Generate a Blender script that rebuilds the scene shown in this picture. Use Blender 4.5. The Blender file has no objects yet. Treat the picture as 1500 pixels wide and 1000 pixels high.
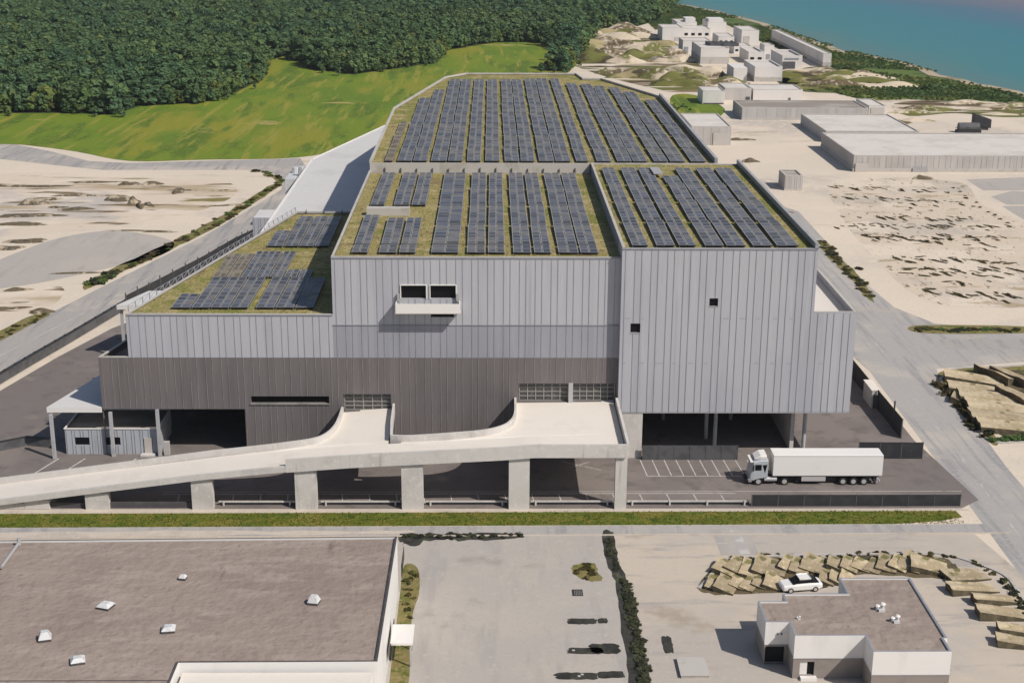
import bpy, bmesh, math, random
import numpy as np
from mathutils import Vector, Matrix
rnd = random.Random(7)
SC = bpy.context.scene
COL = SC.collection
R = math.radians
# ------------------------------------------------------------------ survey: camera and real ground points
F, TH, PS, RO, H = 2077.0, R(17.28), R(.8625), R(.2967), 69.27
fw = np.array([math.sin(PS)*math.cos(TH), math.cos(PS)*math.cos(TH), -math.sin(TH)])
rt = np.array([math.cos(PS), -math.sin(PS), 0.]); up = np.cross(rt, fw)
RT = rt*math.cos(RO)+up*math.sin(RO); UP = -rt*math.sin(RO)+up*math.cos(RO)
def ray(x, y): return RT*(x-750)/F + UP*(500-y)/F + fw
def g(x, y, z=0.0):
    d = ray(x, y); t = (z-H)/d[2]; return (float(d[0]*t), float(d[1]*t), z)
def onY(x, y, Y):
    d = ray(x, y); t = Y/d[1]; return (float(d[0]*t), Y, float(H+d[2]*t))
def g2(x, y, z=0.0): return g(x, y, z)[:2]
# ------------------------------------------------------------------ materials
MATS = {}
def newmat(name):
    m = bpy.data.materials.new(name); m.use_nodes = True
    nt = m.node_tree; b = nt.nodes['Principled BSDF']
    return m, nt, b
def L(nt, a, b): nt.links.new(a, b)
def node(nt, t, **kw):
    n = nt.nodes.new(t)
    for k, v in kw.items():
        if k in n.inputs.keys(): n.inputs[k].default_value = v
        else: setattr(n, k, v)
    return n
def c4(c): return (c[0], c[1], c[2], 1)
def mat(name, base, layers=(), rough=.85, spec=.3, bump=0, bscale=3., metal=0, stripe=None, rand=0, island=None, coord='pos', trans=0):
    """layers: (scale, detail, colour, lo, hi, (sx,sy,sz))  noise-masked patches of another colour"""
    m, nt, b = newmat(name); MATS[name] = m
    if coord == 'pos': co = node(nt, 'ShaderNodeNewGeometry').outputs['Position']
    else: co = node(nt, 'ShaderNodeTexCoord').outputs['Object']
    rgb = node(nt, 'ShaderNodeRGB'); rgb.outputs[0].default_value = c4(base)
    cur = rgb.outputs[0]
    for i, ly in enumerate(layers):
        sc, det, col, lo, hi = ly[:5]; st = ly[5] if len(ly) > 5 else (1, 1, 1)
        mp = node(nt, 'ShaderNodeMapping'); mp.inputs['Scale'].default_value = st
        mp.inputs['Location'].default_value = (i*13.7+3, i*7.1, i*3.3)
        if len(ly) > 6: mp.inputs['Rotation'].default_value = (0, 0, ly[6])
        L(nt, co, mp.inputs[0])
        n = node(nt, 'ShaderNodeTexNoise', Scale=sc, Detail=det, Roughness=.6); L(nt, mp.outputs[0], n.inputs['Vector'])
        r = node(nt, 'ShaderNodeMapRange'); r.inputs[1].default_value = lo; r.inputs[2].default_value = hi
        r.interpolation_type = 'SMOOTHSTEP'
        L(nt, n.outputs['Fac'], r.inputs[0])
        mx = node(nt, 'ShaderNodeMix', data_type='RGBA'); mx.inputs[7].default_value = c4(col)
        L(nt, r.outputs[0], mx.inputs[0]); L(nt, cur, mx.inputs[6]); cur = mx.outputs[2]
    def vary(src, amt):
        nonlocal cur
        mr = node(nt, 'ShaderNodeMapRange'); mr.inputs[3].default_value = 1-amt; mr.inputs[4].default_value = 1+amt
        L(nt, src, mr.inputs[0])
        hs = node(nt, 'ShaderNodeHueSaturation'); L(nt, mr.outputs[0], hs.inputs['Value']); L(nt, cur, hs.inputs['Color']); cur = hs.outputs[0]
    if stripe:   # cladding sheets: each sheet of a pitch gets its own slight tone
        axis, pitch, amt = stripe
        sp = node(nt, 'ShaderNodeSeparateXYZ'); L(nt, co, sp.inputs[0])
        d = node(nt, 'ShaderNodeMath', operation='DIVIDE'); d.inputs[1].default_value = pitch; L(nt, sp.outputs[axis], d.inputs[0])
        fl = node(nt, 'ShaderNodeMath', operation='FLOOR'); L(nt, d.outputs[0], fl.inputs[0])
        wn = node(nt, 'ShaderNodeTexWhiteNoise', noise_dimensions='1D'); L(nt, fl.outputs[0], wn.inputs['W'])
        vary(wn.outputs['Value'], amt)
    if rand: vary(node(nt, 'ShaderNodeObjectInfo').outputs['Random'], rand)
    if island:
        amt, col, lo = island
        gi = node(nt, 'ShaderNodeNewGeometry'); vary(gi.outputs['Random Per Island'], amt)
        if col:
            ml = node(nt, 'ShaderNodeMath', operation='MULTIPLY'); ml.inputs[1].default_value = 7.31; L(nt, gi.outputs['Random Per Island'], ml.inputs[0])
            fr = node(nt, 'ShaderNodeMath', operation='FRACT'); L(nt, ml.outputs[0], fr.inputs[0])
            r = node(nt, 'ShaderNodeMapRange'); r.inputs[1].default_value = lo; L(nt, fr.outputs[0], r.inputs[0])
            mx = node(nt, 'ShaderNodeMix', data_type='RGBA'); mx.inputs[7].default_value = c4(col)
            L(nt, r.outputs[0], mx.inputs[0]); L(nt, cur, mx.inputs[6]); cur = mx.outputs[2]
    L(nt, cur, b.inputs['Base Color'])
    b.inputs['Roughness'].default_value = rough; b.inputs['Specular IOR Level'].default_value = spec; b.inputs['Metallic'].default_value = metal
    if name.startswith('leaf') or name == 'grass_blade':      # thin leaves let some light through
        tl = node(nt, 'ShaderNodeBsdfTranslucent'); ms = node(nt, 'ShaderNodeMixShader'); ms.inputs[0].default_value = .34
        L(nt, cur, tl.inputs['Color']); L(nt, b.outputs[0], ms.inputs[1]); L(nt, tl.outputs[0], ms.inputs[2])
        L(nt, ms.outputs[0], nt.nodes['Material Output'].inputs['Surface'])
    if bump:
        n = node(nt, 'ShaderNodeTexNoise', Scale=bscale, Detail=6); L(nt, co, n.inputs['Vector'])
        bp = node(nt, 'ShaderNodeBump'); bp.inputs['Strength'].default_value = bump; bp.inputs['Distance'].default_value = .3
        L(nt, n.outputs['Fac'], bp.inputs['Height']); L(nt, bp.outputs[0], b.inputs['Normal'])
    return m
BEIGE = (.62, .535, .45); GREY = (.46, .43, .405); SAND = (.68, .60, .51)
mat('pale_ground', (.63, .545, .445), [(.012, 3, (.48, .425, .37), .50, .62), (.03, 6, (.67, .57, .465), .48, .62), (.05, 6, (.42, .34, .25), .585, .70, (.3, 1.2, 1)), (.11, 6, (.27, .205, .13), .66, .76, (.25, 1.3, 1)), (.5, 4, (.65, .555, .455), .48, .68), (2.3, 5, (.52, .43, .34), .53, .72)], bump=.2, bscale=.6)
mat('grey_lot', (.405, .37, .338), [(.05, 5, (.44, .395, .35), .45, .6), (.25, 5, (.365, .335, .31), .5, .66, (1.6, .25, 1)), (.9, 5, (.46, .415, .37), .55, .72), (3, 3, (.35, .325, .30), .56, .74), (.13, 5, (.33, .295, .265), .62, .74), (.08, 5, (.26, .235, .21), .68, .78, (1.5, .3, 1))], bump=.1, bscale=1.5)
mat('apron', (.43, .385, .34), [(.04, 5, (.52, .445, .365), .44, .6), (.3, 5, (.365, .33, .30), .52, .68, (.3, 1.5, 1)), (2., 4, (.46, .415, .365), .52, .72), (.09, 5, (.36, .30, .24), .60, .72), (.5, 5, (.28, .235, .19), .68, .77, (.4, 1.6, 1))], bump=.1)
mat('road_grey', (.37, .35, .335), [(.06, 4, (.46, .415, .37), .5, .66), (.35, 5, (.29, .28, .28), .49, .66, (2.2, .12, 1), R(28)), (1.5, 4, (.41, .385, .36), .5, .72), (.1, 5, (.44, .385, .33), .58, .72)], bump=.08)
mat('road_left', (.36, .335, .315), [(.06, 4, (.48, .42, .365), .48, .62), (.35, 5, (.27, .26, .26), .49, .66, (2.2, .12, 1), R(-15)), (1.5, 4, (.41, .38, .35), .5, .72)], bump=.08)
mat('shoulder', (.52, .45, .38), [(.2, 5, (.42, .37, .32), .5, .7), (1.2, 4, (.58, .51, .43), .5, .75)], bump=.15)
mat('asphalt', (.178, .152, .142), [(.07, 4, (.215, .183, .168), .45, .62), (.4, 5, (.145, .125, .118), .5, .68), (4, 3, (.20, .172, .16), .55, .75), (.15, 5, (.25, .21, .18), .62, .75), (.25, 5, (.105, .09, .085), .66, .74, (.3, 1.5, 1))], bump=.1, bscale=4)
mat('line_paint', (.55, .52, .5), [(1.2, 5, (.25, .23, .22), .5, .7)])
mat('faint_paint', (.50, .475, .45), [(.5, 5, (.39, .37, .355), .40, .55)])
mat('meadow', (.140, .200, .011), [(.018, 4, (.100, .168, .010), .45, .58), (.040, 6, (.225, .215, .018), .49, .60, (1, .28, 1), R(-28)), (.12, 6, (.078, .130, .010), .51, .62, (1, .18, 1), R(-24)), (.35, 6, (.26, .24, .035), .53, .64, (1, .07, 1), R(-26)), (.05, 5, (.38, .29, .10), .625, .70, (.6, 1.0, 1)), (1.0, 6, (.165, .215, .02), .48, .68)], bump=.8, bscale=.8)
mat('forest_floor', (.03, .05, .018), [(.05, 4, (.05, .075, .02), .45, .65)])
mat('scrub_floor', (.105, .150, .030), [(.02, 4, (.060, .100, .026), .45, .56), (.05, 5, (.18, .19, .045), .52, .64, (.5, 1, 1)), (.03, 3, (.30, .26, .15), .71, .78, (.35, 1, 1)), (.12, 5, (.045, .075, .020), .53, .62, (.5, 1.2, 1))], bump=.5, bscale=.5)
mat('waste_ground', (.60, .50, .39), [(.05, 4, (.66, .57, .47), .45, .6), (.045, 5, (.20, .145, .075), .45, .51, (.4, 1.5, 1)), (.03, 4, (.13, .135, .03), .48, .54, (.45, 1.4, 1)), (.09, 5, (.070, .052, .028), .53, .58, (.4, 1.8, 1))], bump=.4, bscale=.3)
mat('rough_green', (.095, .125, .030), [(.04, 5, (.18, .16, .06), .46, .56, (.4, 1.5, 1)), (.05, 5, (.055, .06, .022), .51, .58, (.4, 1.6, 1)), (.035, 5, (.50, .42, .30), .60, .65, (.4, 1.8, 1))], bump=.4, bscale=.3)
mat('yard_dirt', (.60, .50, .395), [(.03, 5, (.50, .435, .365), .47, .58), (.05, 6, (.66, .565, .46), .5, .62), (.16, 6, (.40, .315, .215), .57, .66, (.5, 1.2, 1)), (.75, 6, (.22, .165, .09), .60, .67, (1, .3, 1), R(25)), (1.6, 5, (.14, .105, .05), .63, .70, (1.1, .35, 1), R(32))], bump=.4, bscale=.8)
mat('field_dirt', (.62, .52, .42), [(.02, 5, (.48, .43, .385), .49, .58), (.05, 6, (.67, .575, .475), .5, .62), (.045, 6, (.40, .31, .20), .53, .63, (.3, 1.5, 1)), (.11, 6, (.17, .125, .065), .585, .64, (.28, 1.7, 1), R(8)), (.3, 6, (.12, .09, .05), .64, .70, (.4, 1.5, 1), R(12)), (.08, 5, (.20, .17, .06), .62, .68, (.35, 1.5, 1))], bump=.4, bscale=.6)
mat('soil_and_gap_shade', (.13, .10, .055), [(.3, 5, (.06, .05, .028), .46, .58), (.5, 5, (.38, .31, .21), .58, .68), (.35, 4, (.12, .125, .03), .60, .70)], bump=.5, bscale=2)  # brown and olive soil, kept dark to imitate shade between the slabs
mat('dark_ground_and_shade', (.045, .043, .036), [(.5, 5, (.025, .025, .023), .45, .6), (.8, 5, (.09, .085, .06), .58, .7), (.3, 4, (.055, .07, .035), .56, .66)], bump=.4, bscale=3)  # dark ground tone, also used for the painted hedge shadow
mat('beach', (.42, .34, .24), [(.05, 4, (.2, .17, .1), .5, .65)])
mat('verge', (.115, .135, .014), [(.3, 5, (.18, .16, .03), .46, .6), (.8, 5, (.06, .095, .010), .5, .66)], bump=.6, bscale=4)
mat('green_roof', (.30, .25, .092), [(.10, 5, (.20, .20, .045), .47, .57), (.35, 6, (.40, .32, .15), .50, .62), (.25, 5, (.23, .165, .075), .56, .66), (1.4, 5, (.125, .115, .03), .54, .66), (4, 4, (.45, .37, .21), .56, .7)], bump=1.2, bscale=2.5)
mat('clad_light', (.420, .422, .452), [(.15, 4, (.38, .383, .42), .45, .65, (1, 1, .25)), (1.2, 5, (.45, .45, .475), .5, .74, (1.5, 1, .10)), (.6, 5, (.355, .355, .385), .60, .74, (2.5, 1, .06))], rough=.55, spec=.35, stripe=('X', 1.0, .04))
mat('clad_lower', (.30, .303, .338), [(.15, 4, (.27, .275, .312), .45, .65, (1, 1, .25)), (1.2, 5, (.33, .33, .36), .5, .74, (1.5, 1, .10))], rough=.55, spec=.35, stripe=('X', 1.0, .05))
mat('clad_dark', (.160, .142, .143), [(.2, 4, (.140, .125, .126), .45, .65, (1, 1, .25)), (1.4, 5, (.18, .16, .16), .5, .74, (1.5, 1, .08))], rough=.6, spec=.3, stripe=('X', 1.0, .06))
mat('seam', (.25, .26, .295), [(.4, 3, (.30, .305, .335), .45, .6)], rough=.5)
mat('seam_dark', (.27, .25, .24), [(.4, 3, (.20, .19, .18), .45, .6)], rough=.5)
mat('trim', (.36, .355, .36), [(.5, 4, (.30, .295, .3), .5, .7)], rough=.5)
mat('coping', (.47, .44, .41), [(.4, 5, (.38, .35, .31), .5, .7), (2, 4, (.52, .49, .45), .55, .8)], rough=.75)
mat('concrete', (.56, .53, .50), [(.25, 5, (.49, .465, .44), .48, .64), (1.3, 6, (.61, .58, .545), .5, .7), (.8, 4, (.42, .395, .375), .6, .74, (1.5, 1.5, .15))], bump=.1)
mat('deck', (.70, .645, .58), [(.2, 5, (.65, .59, .53), .5, .7), (1.2, 5, (.74, .68, .62), .5, .8)], bump=.05)
mat('white_metal', (.74, .71, .68), [(.4, 4, (.66, .63, .61), .55, .75)], rough=.5)
mat('shed_roof', (.60, .58, .57), [(.1, 4, (.55, .53, .52), .5, .66), (.8, 4, (.63, .61, .60), .5, .75)], rough=.6)
mat('wing_roof', (.62, .575, .53), [(.4, 4, (.55, .5, .46), .5, .75)])
mat('brown_roof', (.30, .240, .205), [(.08, 5, (.26, .208, .18), .45, .6), (.35, 6, (.335, .272, .235), .48, .64, (.5, 1.6, 1)), (1.5, 6, (.25, .20, .17), .54, .7), (.22, 5, (.19, .15, .125), .64, .74, (1.8, .35, 1)), (.5, 5, (.14, .11, .085), .69, .77, (1.5, .5, 1))], bump=.8, bscale=.9)
mat('white_wall', (.72, .70, .68), [(.5, 4, (.65, .63, .61), .5, .75, (1, 1, .3))], rough=.6)
mat('brown_wall', (.27, .235, .215), [(.5, 5, (.23, .2, .185), .5, .7)])
mat('dark_edge', (.075, .07, .075), [(.5, 4, (.11, .105, .105), .5, .7)])
mat('black_panel', (.030, .030, .034), [(.6, 4, (.042, .042, .046), .45, .65)], rough=.6)
mat('grey_fence', (.10, .10, .105), [(.6, 4, (.07, .07, .075), .45, .65)], rough=.6)
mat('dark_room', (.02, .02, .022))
mat('glass_dark', (.008, .008, .010), rough=.35, spec=.12)
mat('gate_glass', (.06, .06, .063), [(1.5, 3, (.16, .155, .15), .5, .7, (1, 1, 4))], rough=.3, spec=.5)
mat('gate_bar', (.36, .34, .31))
mat('steel_post', (.42, .42, .43), [(.6, 4, (.34, .34, .36), .5, .7)], rough=.5)
mat('cabin_wall', (.40, .42, .46), [(.6, 4, (.33, .35, .38), .5, .7, (2, 2, .3))], rough=.5)
mat('solar_glass', (.078, .084, .106), [(.4, 4, (.10, .10, .11), .45, .6), (.05, 3, (.13, .122, .118), .52, .64), (2.5, 4, (.060, .070, .110), .5, .66, (.3, 1, 1))], rough=.45, spec=.38, island=(.42, (.17, .155, .14), .68))
mat('solar_dead', (.20, .165, .11), [(.4, 4, (.13, .10, .07), .45, .65)], rough=.6, spec=.2, island=(.3, (.10, .085, .07), .6))
mat('solar_frame', (.31, .30, .285), rough=.6)
mat('solar_side', (.03, .03, .032), rough=.6)
mat('rail_metal', (.30, .28, .26), rough=.5)
mat('far_white', (.67, .64, .615), [(.15, 4, (.60, .565, .54), .48, .68, (1, 1, .5)), (.7, 4, (.70, .67, .64), .55, .8)], rough=.8)
mat('far_roof', (.62, .575, .53), [(.1, 5, (.54, .49, .44), .45, .65), (.5, 5, (.66, .62, .575), .5, .75)], rough=.85)
mat('far_clad', (.45, .425, .41), [(.1, 4, (.40, .375, .36), .48, .68), (.9, 4, (.36, .335, .32), .56, .75, (1, 1, .08))], rough=.7, stripe=('X', 1.6, .06))
mat('far_dark_roof', (.28, .24, .21), [(.1, 5, (.40, .36, .32), .48, .62, (.4, 1, 1))])
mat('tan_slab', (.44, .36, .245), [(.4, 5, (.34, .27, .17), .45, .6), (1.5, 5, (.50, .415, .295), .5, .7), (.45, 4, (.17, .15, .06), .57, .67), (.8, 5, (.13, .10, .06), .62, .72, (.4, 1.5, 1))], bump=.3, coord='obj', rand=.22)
mat('tan_side_shade', (.085, .07, .045), [(.8, 4, (.16, .13, .08), .5, .7)], coord='obj')  # slab sides coloured far darker than the tops to look shaded
mat('earth_mound', (.54, .45, .34), [(.06, 4, (.12, .09, .045), .48, .54, (.5, 1.5, 1)), (.05, 3, (.14, .14, .035), .53, .60), (.6, 4, (.60, .51, .41), .5, .7)], bump=.5, bscale=.4)
mat('grass_mound', (.13, .13, .032), [(.08, 4, (.34, .28, .15), .50, .58, (.5, 1.5, 1)), (.12, 4, (.055, .045, .022), .52, .60, (.5, 1.5, 1))], bump=.5, bscale=.4)
mat('spoil', (.12, .095, .06), [(.3, 4, (.40, .33, .24), .50, .60), (.9, 4, (.06, .05, .035), .52, .66)], bump=.5, bscale=.8)
mat('bark', (.13, .10, .075), [(3, 4, (.2, .17, .13), .5, .7)], coord='obj')
mat('leaf_dark', (.115, .188, .082), [(.012, 3, (.092, .165, .088), .42, .58), (.006, 3, (.150, .212, .080), .50, .62), (.05, 4, (.148, .210, .080), .5, .66)], rough=.85, spec=.05, rand=.20, island=(.18, (.24, .28, .18), .965))
mat('leaf_light', (.13, .175, .050), [(.02, 3, (.09, .15, .056), .42, .58), (.08, 4, (.19, .21, .06), .5, .66)], rough=.85, spec=.05, rand=.2, island=(.22, (.26, .28, .16), .94))
mat('leaf_mid', (.135, .195, .062), [(.02, 3, (.105, .175, .072), .42, .58), (.08, 4, (.19, .23, .068), .5, .66)], rough=.85, spec=.05, rand=.18, island=(.22, (.28, .30, .17), .95))
mat('leaf_scrub', (.125, .175, .048), [(.02, 3, (.085, .14, .045), .42, .58), (.05, 4, (.19, .20, .06), .52, .66)], rough=.8, spec=.1, rand=.25, island=(.25, None, 0))
mat('leaf_dry', (.105, .088, .032), [(.4, 3, (.06, .06, .018), .4, .6), (.9, 4, (.17, .14, .06), .5, .7)], rough=.8, spec=.2, rand=.3, island=(.3, None, 0))
mat('leaf_brown', (.085, .065, .035), [(.3, 3, (.13, .105, .05), .45, .6)], rough=.8, spec=.2, rand=.3, island=(.3, None, 0))
mat('leaf_hedge', (.062, .066, .042), [(.4, 3, (.085, .095, .045), .45, .65), (.6, 4, (.04, .042, .03), .52, .66)], rough=.8, spec=.1, rand=.2, island=(.3, None, 0))
mat('grass_blade', (.115, .150, .014), [(.25, 4, (.22, .19, .035), .46, .6), (.5, 4, (.065, .10, .012), .52, .64)], rough=.8, spec=.2, island=(.3, None, 0))
mat('dry_grass', (.20, .165, .06), [(.5, 5, (.10, .115, .02), .48, .6), (2, 4, (.26, .21, .10), .5, .7)], bump=.5, bscale=3)
mat('truck_white', (.78, .755, .72), [(.5, 3, (.72, .7, .67), .55, .8)], rough=.35, spec=.5)
mat('cab_paint', (.42, .44, .47), rough=.3, spec=.5)
mat('tyre', (.015, .015, .016), rough=.9)
mat('rim', (.55, .54, .53), rough=.4, metal=.4)
mat('chassis', (.03, .03, .032), rough=.7)
mat('skirt_grey', (.45, .43, .42), rough=.5)
mat('car_black', (.018, .018, .020), rough=.25, spec=.5)
mat('car_white', (.74, .73, .71), rough=.3, spec=.5)
mat('lamp_red', (.35, .02, .015), rough=.3)
mat('lamp_clear', (.7, .68, .62), rough=.2)
mat('stain', (.055, .05, .043), [(.5, 4, (.12, .11, .09), .5, .68)])
mat('dome', (.62, .62, .62), [(2, 3, (.5, .5, .5), .5, .7)], rough=.3, spec=.5)
# sea: colour follows the depth of the water off the shore
def sea_mat():
    m, nt, b = newmat('sea_water'); MATS['sea_water'] = m
    co = node(nt, 'ShaderNodeNewGeometry').outputs['Position']
    A = g(960, 0); B = g(1500, 140); d = Vector((B[0]-A[0], B[1]-A[1])).normalized(); n = Vector((-d.y, d.x))
    if n.x < 0: n = -n
    dt = node(nt, 'ShaderNodeVectorMath', operation='DOT_PRODUCT'); dt.inputs[1].default_value = (n.x, n.y, 0); L(nt, co, dt.inputs[0])
    nz = node(nt, 'ShaderNodeTexNoise', Scale=.012, Detail=4); L(nt, co, nz.inputs['Vector'])
    a = node(nt, 'ShaderNodeMath', operation='MULTIPLY_ADD'); a.inputs[1].default_value = 60; L(nt, nz.outputs['Fac'], a.inputs[0]); L(nt, dt.outputs['Value'], a.inputs[2])
    s0 = n.x*A[0]+n.y*A[1]+30
    mr = node(nt, 'ShaderNodeMapRange'); mr.inputs[1].default_value = s0; mr.inputs[2].default_value = s0+260; L(nt, a.outputs[0], mr.inputs[0])
    cr = node(nt, 'ShaderNodeValToRGB'); e = cr.color_ramp
    e.elements[0].position = 0; e.elements[0].color = (.10, .19, .185, 1)
    e.elements[1].position = 1; e.elements[1].color = (.17, .155, .20, 1)
    for p, c in ((.15, (.058, .195, .215, 1)), (.45, (.048, .185, .225, 1)), (.70, (.075, .155, .215, 1))):
        k = e.elements.new(p); k.color = c
    L(nt, mr.outputs[0], cr.inputs[0]); L(nt, cr.outputs[0], b.inputs['Base Color'])
    b.inputs['Roughness'].default_value = .45; b.inputs['Specular IOR Level'].default_value = .12
    w = node(nt, 'ShaderNodeTexNoise', Scale=.12, Detail=5); L(nt, co, w.inputs['Vector'])
    bp = node(nt, 'ShaderNodeBump'); bp.inputs['Strength'].default_value = .3; bp.inputs['Distance'].default_value = .8
    L(nt, w.outputs['Fac'], bp.inputs['Height']); L(nt, bp.outputs[0], b.inputs['Normal'])
sea_mat()
# ------------------------------------------------------------------ mesh builder
OFF = {}
class MB:
    def __init__(s): s.v = []; s.f = []; s.m = []
    def face(s, pts, m=0):
        n = len(s.v); s.v += [tuple(p) for p in pts]; s.f.append(tuple(range(n, n+len(pts)))); s.m.append(m)
    def box(s, x0, x1, y0, y1, z0, z1, m=0, mt=None):
        s.prism([(x0, y0), (x1, y0), (x1, y1), (x0, y1)], z0, z1, m, mt)
    def prism(s, poly, z0, z1, m=0, mt=None, bottom=True):
        if sum(poly[i-1][0]*poly[i][1]-poly[i][0]*poly[i-1][1] for i in range(len(poly))) < 0: poly = poly[::-1]
        n = len(s.v); k = len(poly)
        s.v += [(p[0], p[1], z0) for p in poly]+[(p[0], p[1], z1) for p in poly]
        for i in range(k):
            j = (i+1) % k; s.f.append((n+i, n+j, n+k+j, n+k+i)); s.m.append(m)
        s.f.append(tuple(range(n+k, n+2*k))); s.m.append(m if mt is None else mt)
        if bottom: s.f.append(tuple(range(n+k-1, n-1, -1))); s.m.append(m)
    def obox(s, c, ux, uy, hx, hy, z0, z1, m=0, mt=None):
        p = [(c[0]+a*hx*ux[0]+b*hy*uy[0], c[1]+a*hx*ux[1]+b*hy*uy[1]) for a, b in ((-1, -1), (1, -1), (1, 1), (-1, 1))]
        s.prism(p, z0, z1, m, mt)
    def tube(s, p, q, r0, r1=None, n=8, m=0, caps=True):
        r1 = r0 if r1 is None else r1
        p = Vector(p); q = Vector(q); d = (q-p).normalized()
        a = d.orthogonal().normalized(); b = d.cross(a); k = len(s.v)
        for c, r in ((p, r0), (q, r1)):
            for i in range(n):
                t = 2*math.pi*i/n; s.v.append(tuple(c+a*r*math.cos(t)+b*r*math.sin(t)))
        for i in range(n):
            j = (i+1) % n; s.f.append((k+i, k+j, k+n+j, k+n+i)); s.m.append(m)
        if caps:
            s.f.append(tuple(range(k+n-1, k-1, -1))); s.m.append(m); s.f.append(tuple(range(k+n, k+2*n))); s.m.append(m)
    def loft(s, rings, m=0, caps=True):
        k = len(s.v); n = len(rings[0])
        for r in rings: s.v += [tuple(p) for p in r]
        for a in range(len(rings)-1):
            for i in range(n):
                j = (i+1) % n; s.f.append((k+a*n+i, k+a*n+j, k+(a+1)*n+j, k+(a+1)*n+i)); s.m.append(m)
        if caps:
            s.f.append(tuple(range(k+n-1, k-1, -1))); s.m.append(m)
            z = k+(len(rings)-1)*n; s.f.append(tuple(range(z, z+n))); s.m.append(m)
    def run(s, pts, w, zb, zt, side=0, m=0, closed=False, mt=None):
        """upright band along a plan polyline. zb, zt: number or list per point. side 0 centred, 1 to the left, -1 to the right"""
        n = len(pts); P = [Vector(p[:2]) for p in pts]
        zb = [zb]*n if not hasattr(zb, '__len__') else zb; zt = [zt]*n if not hasattr(zt, '__len__') else zt
        Lf, Rg = [], []
        for i in range(n):
            ds = []
            if i > 0 or closed: ds.append((P[i]-P[i-1]).normalized())
            if i < n-1 or closed: ds.append((P[(i+1) % n]-P[i]).normalized())
            nn = [Vector((-d.y, d.x)) for d in ds]; b = sum(nn, Vector((0, 0))).normalized(); k = 1/max(.4, b.dot(nn[0]))
            l = w/2 if side == 0 else (w if side > 0 else 0); r = w/2 if side == 0 else (0 if side > 0 else w)
            Lf.append(P[i]+b*k*l); Rg.append(P[i]-b*k*r)
        for i in range(n if closed else n-1):
            j = (i+1) % n; a, b, c, d = Rg[i], Rg[j], Lf[j], Lf[i]
            q = lambda p, z: (p.x, p.y, z)
            s.face([q(a, zb[i]), q(b, zb[j]), q(b, zt[j]), q(a, zt[i])], m); s.face([q(c, zb[j]), q(d, zb[i]), q(d, zt[i]), q(c, zt[j])], m)
            s.face([q(a, zt[i]), q(b, zt[j]), q(c, zt[j]), q(d, zt[i])], m if mt is None else mt); s.face([q(d, zb[i]), q(c, zb[j]), q(b, zb[j]), q(a, zb[i])], m)
        if not closed:
            for i in (0, n-1):
                a, d = Rg[i], Lf[i]; f = [(d.x, d.y, zb[i]), (a.x, a.y, zb[i]), (a.x, a.y, zt[i]), (d.x, d.y, zt[i])]
                s.face(f if i == 0 else f[::-1], m)
    def wall(s, p0, p1, z0, z1, holes=(), rib=1.0, rw=.068, rd=.04, reveal=.45, m=0, mr=1, mh=2, phase=0, rz=None):
        """clad wall with openings (u0,u1,z0,z1) and standing seams; outward is to the right of p0->p1"""
        p0 = Vector(p0); p1 = Vector(p1); Ln = (p1-p0).length; u = (p1-p0)/Ln; n = Vector((u.y, -u.x))
        us = sorted({0, Ln, *[h[0] for h in holes], *[h[1] for h in holes]}); zs = sorted({z0, z1, *[h[2] for h in holes], *[h[3] for h in holes]})
        us = [x for x in us if 0 <= x <= Ln]; zs = [z for z in zs if z0 <= z <= z1]
        P = lambda a, z, o=0: (p0.x+u.x*a+n.x*o, p0.y+u.y*a+n.y*o, z)
        inh = lambda a, z: any(h[0] < a < h[1] and h[2] < z < h[3] for h in holes)
        for i in range(len(us)-1):
            for j in range(len(zs)-1):
                a, b, c, d = us[i], us[i+1], zs[j], zs[j+1]
                if not inh((a+b)/2, (c+d)/2): s.face([P(a, c), P(b, c), P(b, d), P(a, d)], m)
        for h in holes:
            a, b, c, d = max(0, h[0]), min(Ln, h[1]), max(z0, h[2]), min(z1, h[3])
            for q in ([P(a, c), P(a, d), P(a, d, -reveal), P(a, c, -reveal)], [P(b, d), P(b, c), P(b, c, -reveal), P(b, d, -reveal)],
                      [P(a, d), P(b, d), P(b, d, -reveal), P(a, d, -reveal)], [P(b, c), P(a, c), P(a, c, -reveal), P(b, c, -reveal)]): s.face(q, mh)
        if rib:
            a = rib*.5+phase; i = 0
            while a < Ln:
                aa = a+(.12 if i % 2 else -.06); i += 1
                cuts = sorted([(max(z0, h[2]-.06), min(z1, h[3]+.06)) for h in holes if h[0]-.12 < aa < h[1]+.12]); z = z0+.02
                segs = []
                for c, d in cuts:
                    if c > z: segs.append((z, c))
                    z = max(z, d)
                if z < z1-.03: segs.append((z, z1-.02))
                for c, d in segs:
                    q = [P(aa-rw/2, 0)[:2], P(aa+rw/2, 0)[:2], P(aa+rw/2, 0, rd)[:2], P(aa-rw/2, 0, rd)[:2]]
                    s.prism(q, c, d, mr, bottom=True)
                a += rib
    def build(s, name, mats, parent=None, smooth=False, link=True):
        o = (0, 0, 0) if parent is None else OFF.get(parent.name, (0, 0, 0))
        me = bpy.data.meshes.new(name)
        v = [(p[0]-o[0], p[1]-o[1], p[2]-o[2]) for p in s.v]
        me.from_pydata(v, [], s.f)
        for k in ([mats] if isinstance(mats, str) else mats): me.materials.append(MATS[k])
        me.polygons.foreach_set('material_index', s.m)
        if smooth: me.polygons.foreach_set('use_smooth', [True]*len(me.polygons))
        me.update()
        ob = bpy.data.objects.new(name, me); COL.objects.link(ob)
        if parent is not None: ob.parent = parent
        OFF[ob.name] = o
        return ob
def tag(o, label=None, cat=None, group=None, kind=None):
    if label: o['label'] = label
    if cat: o['category'] = cat
    if group: o['group'] = group
    if kind: o['kind'] = kind
    return o
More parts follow.
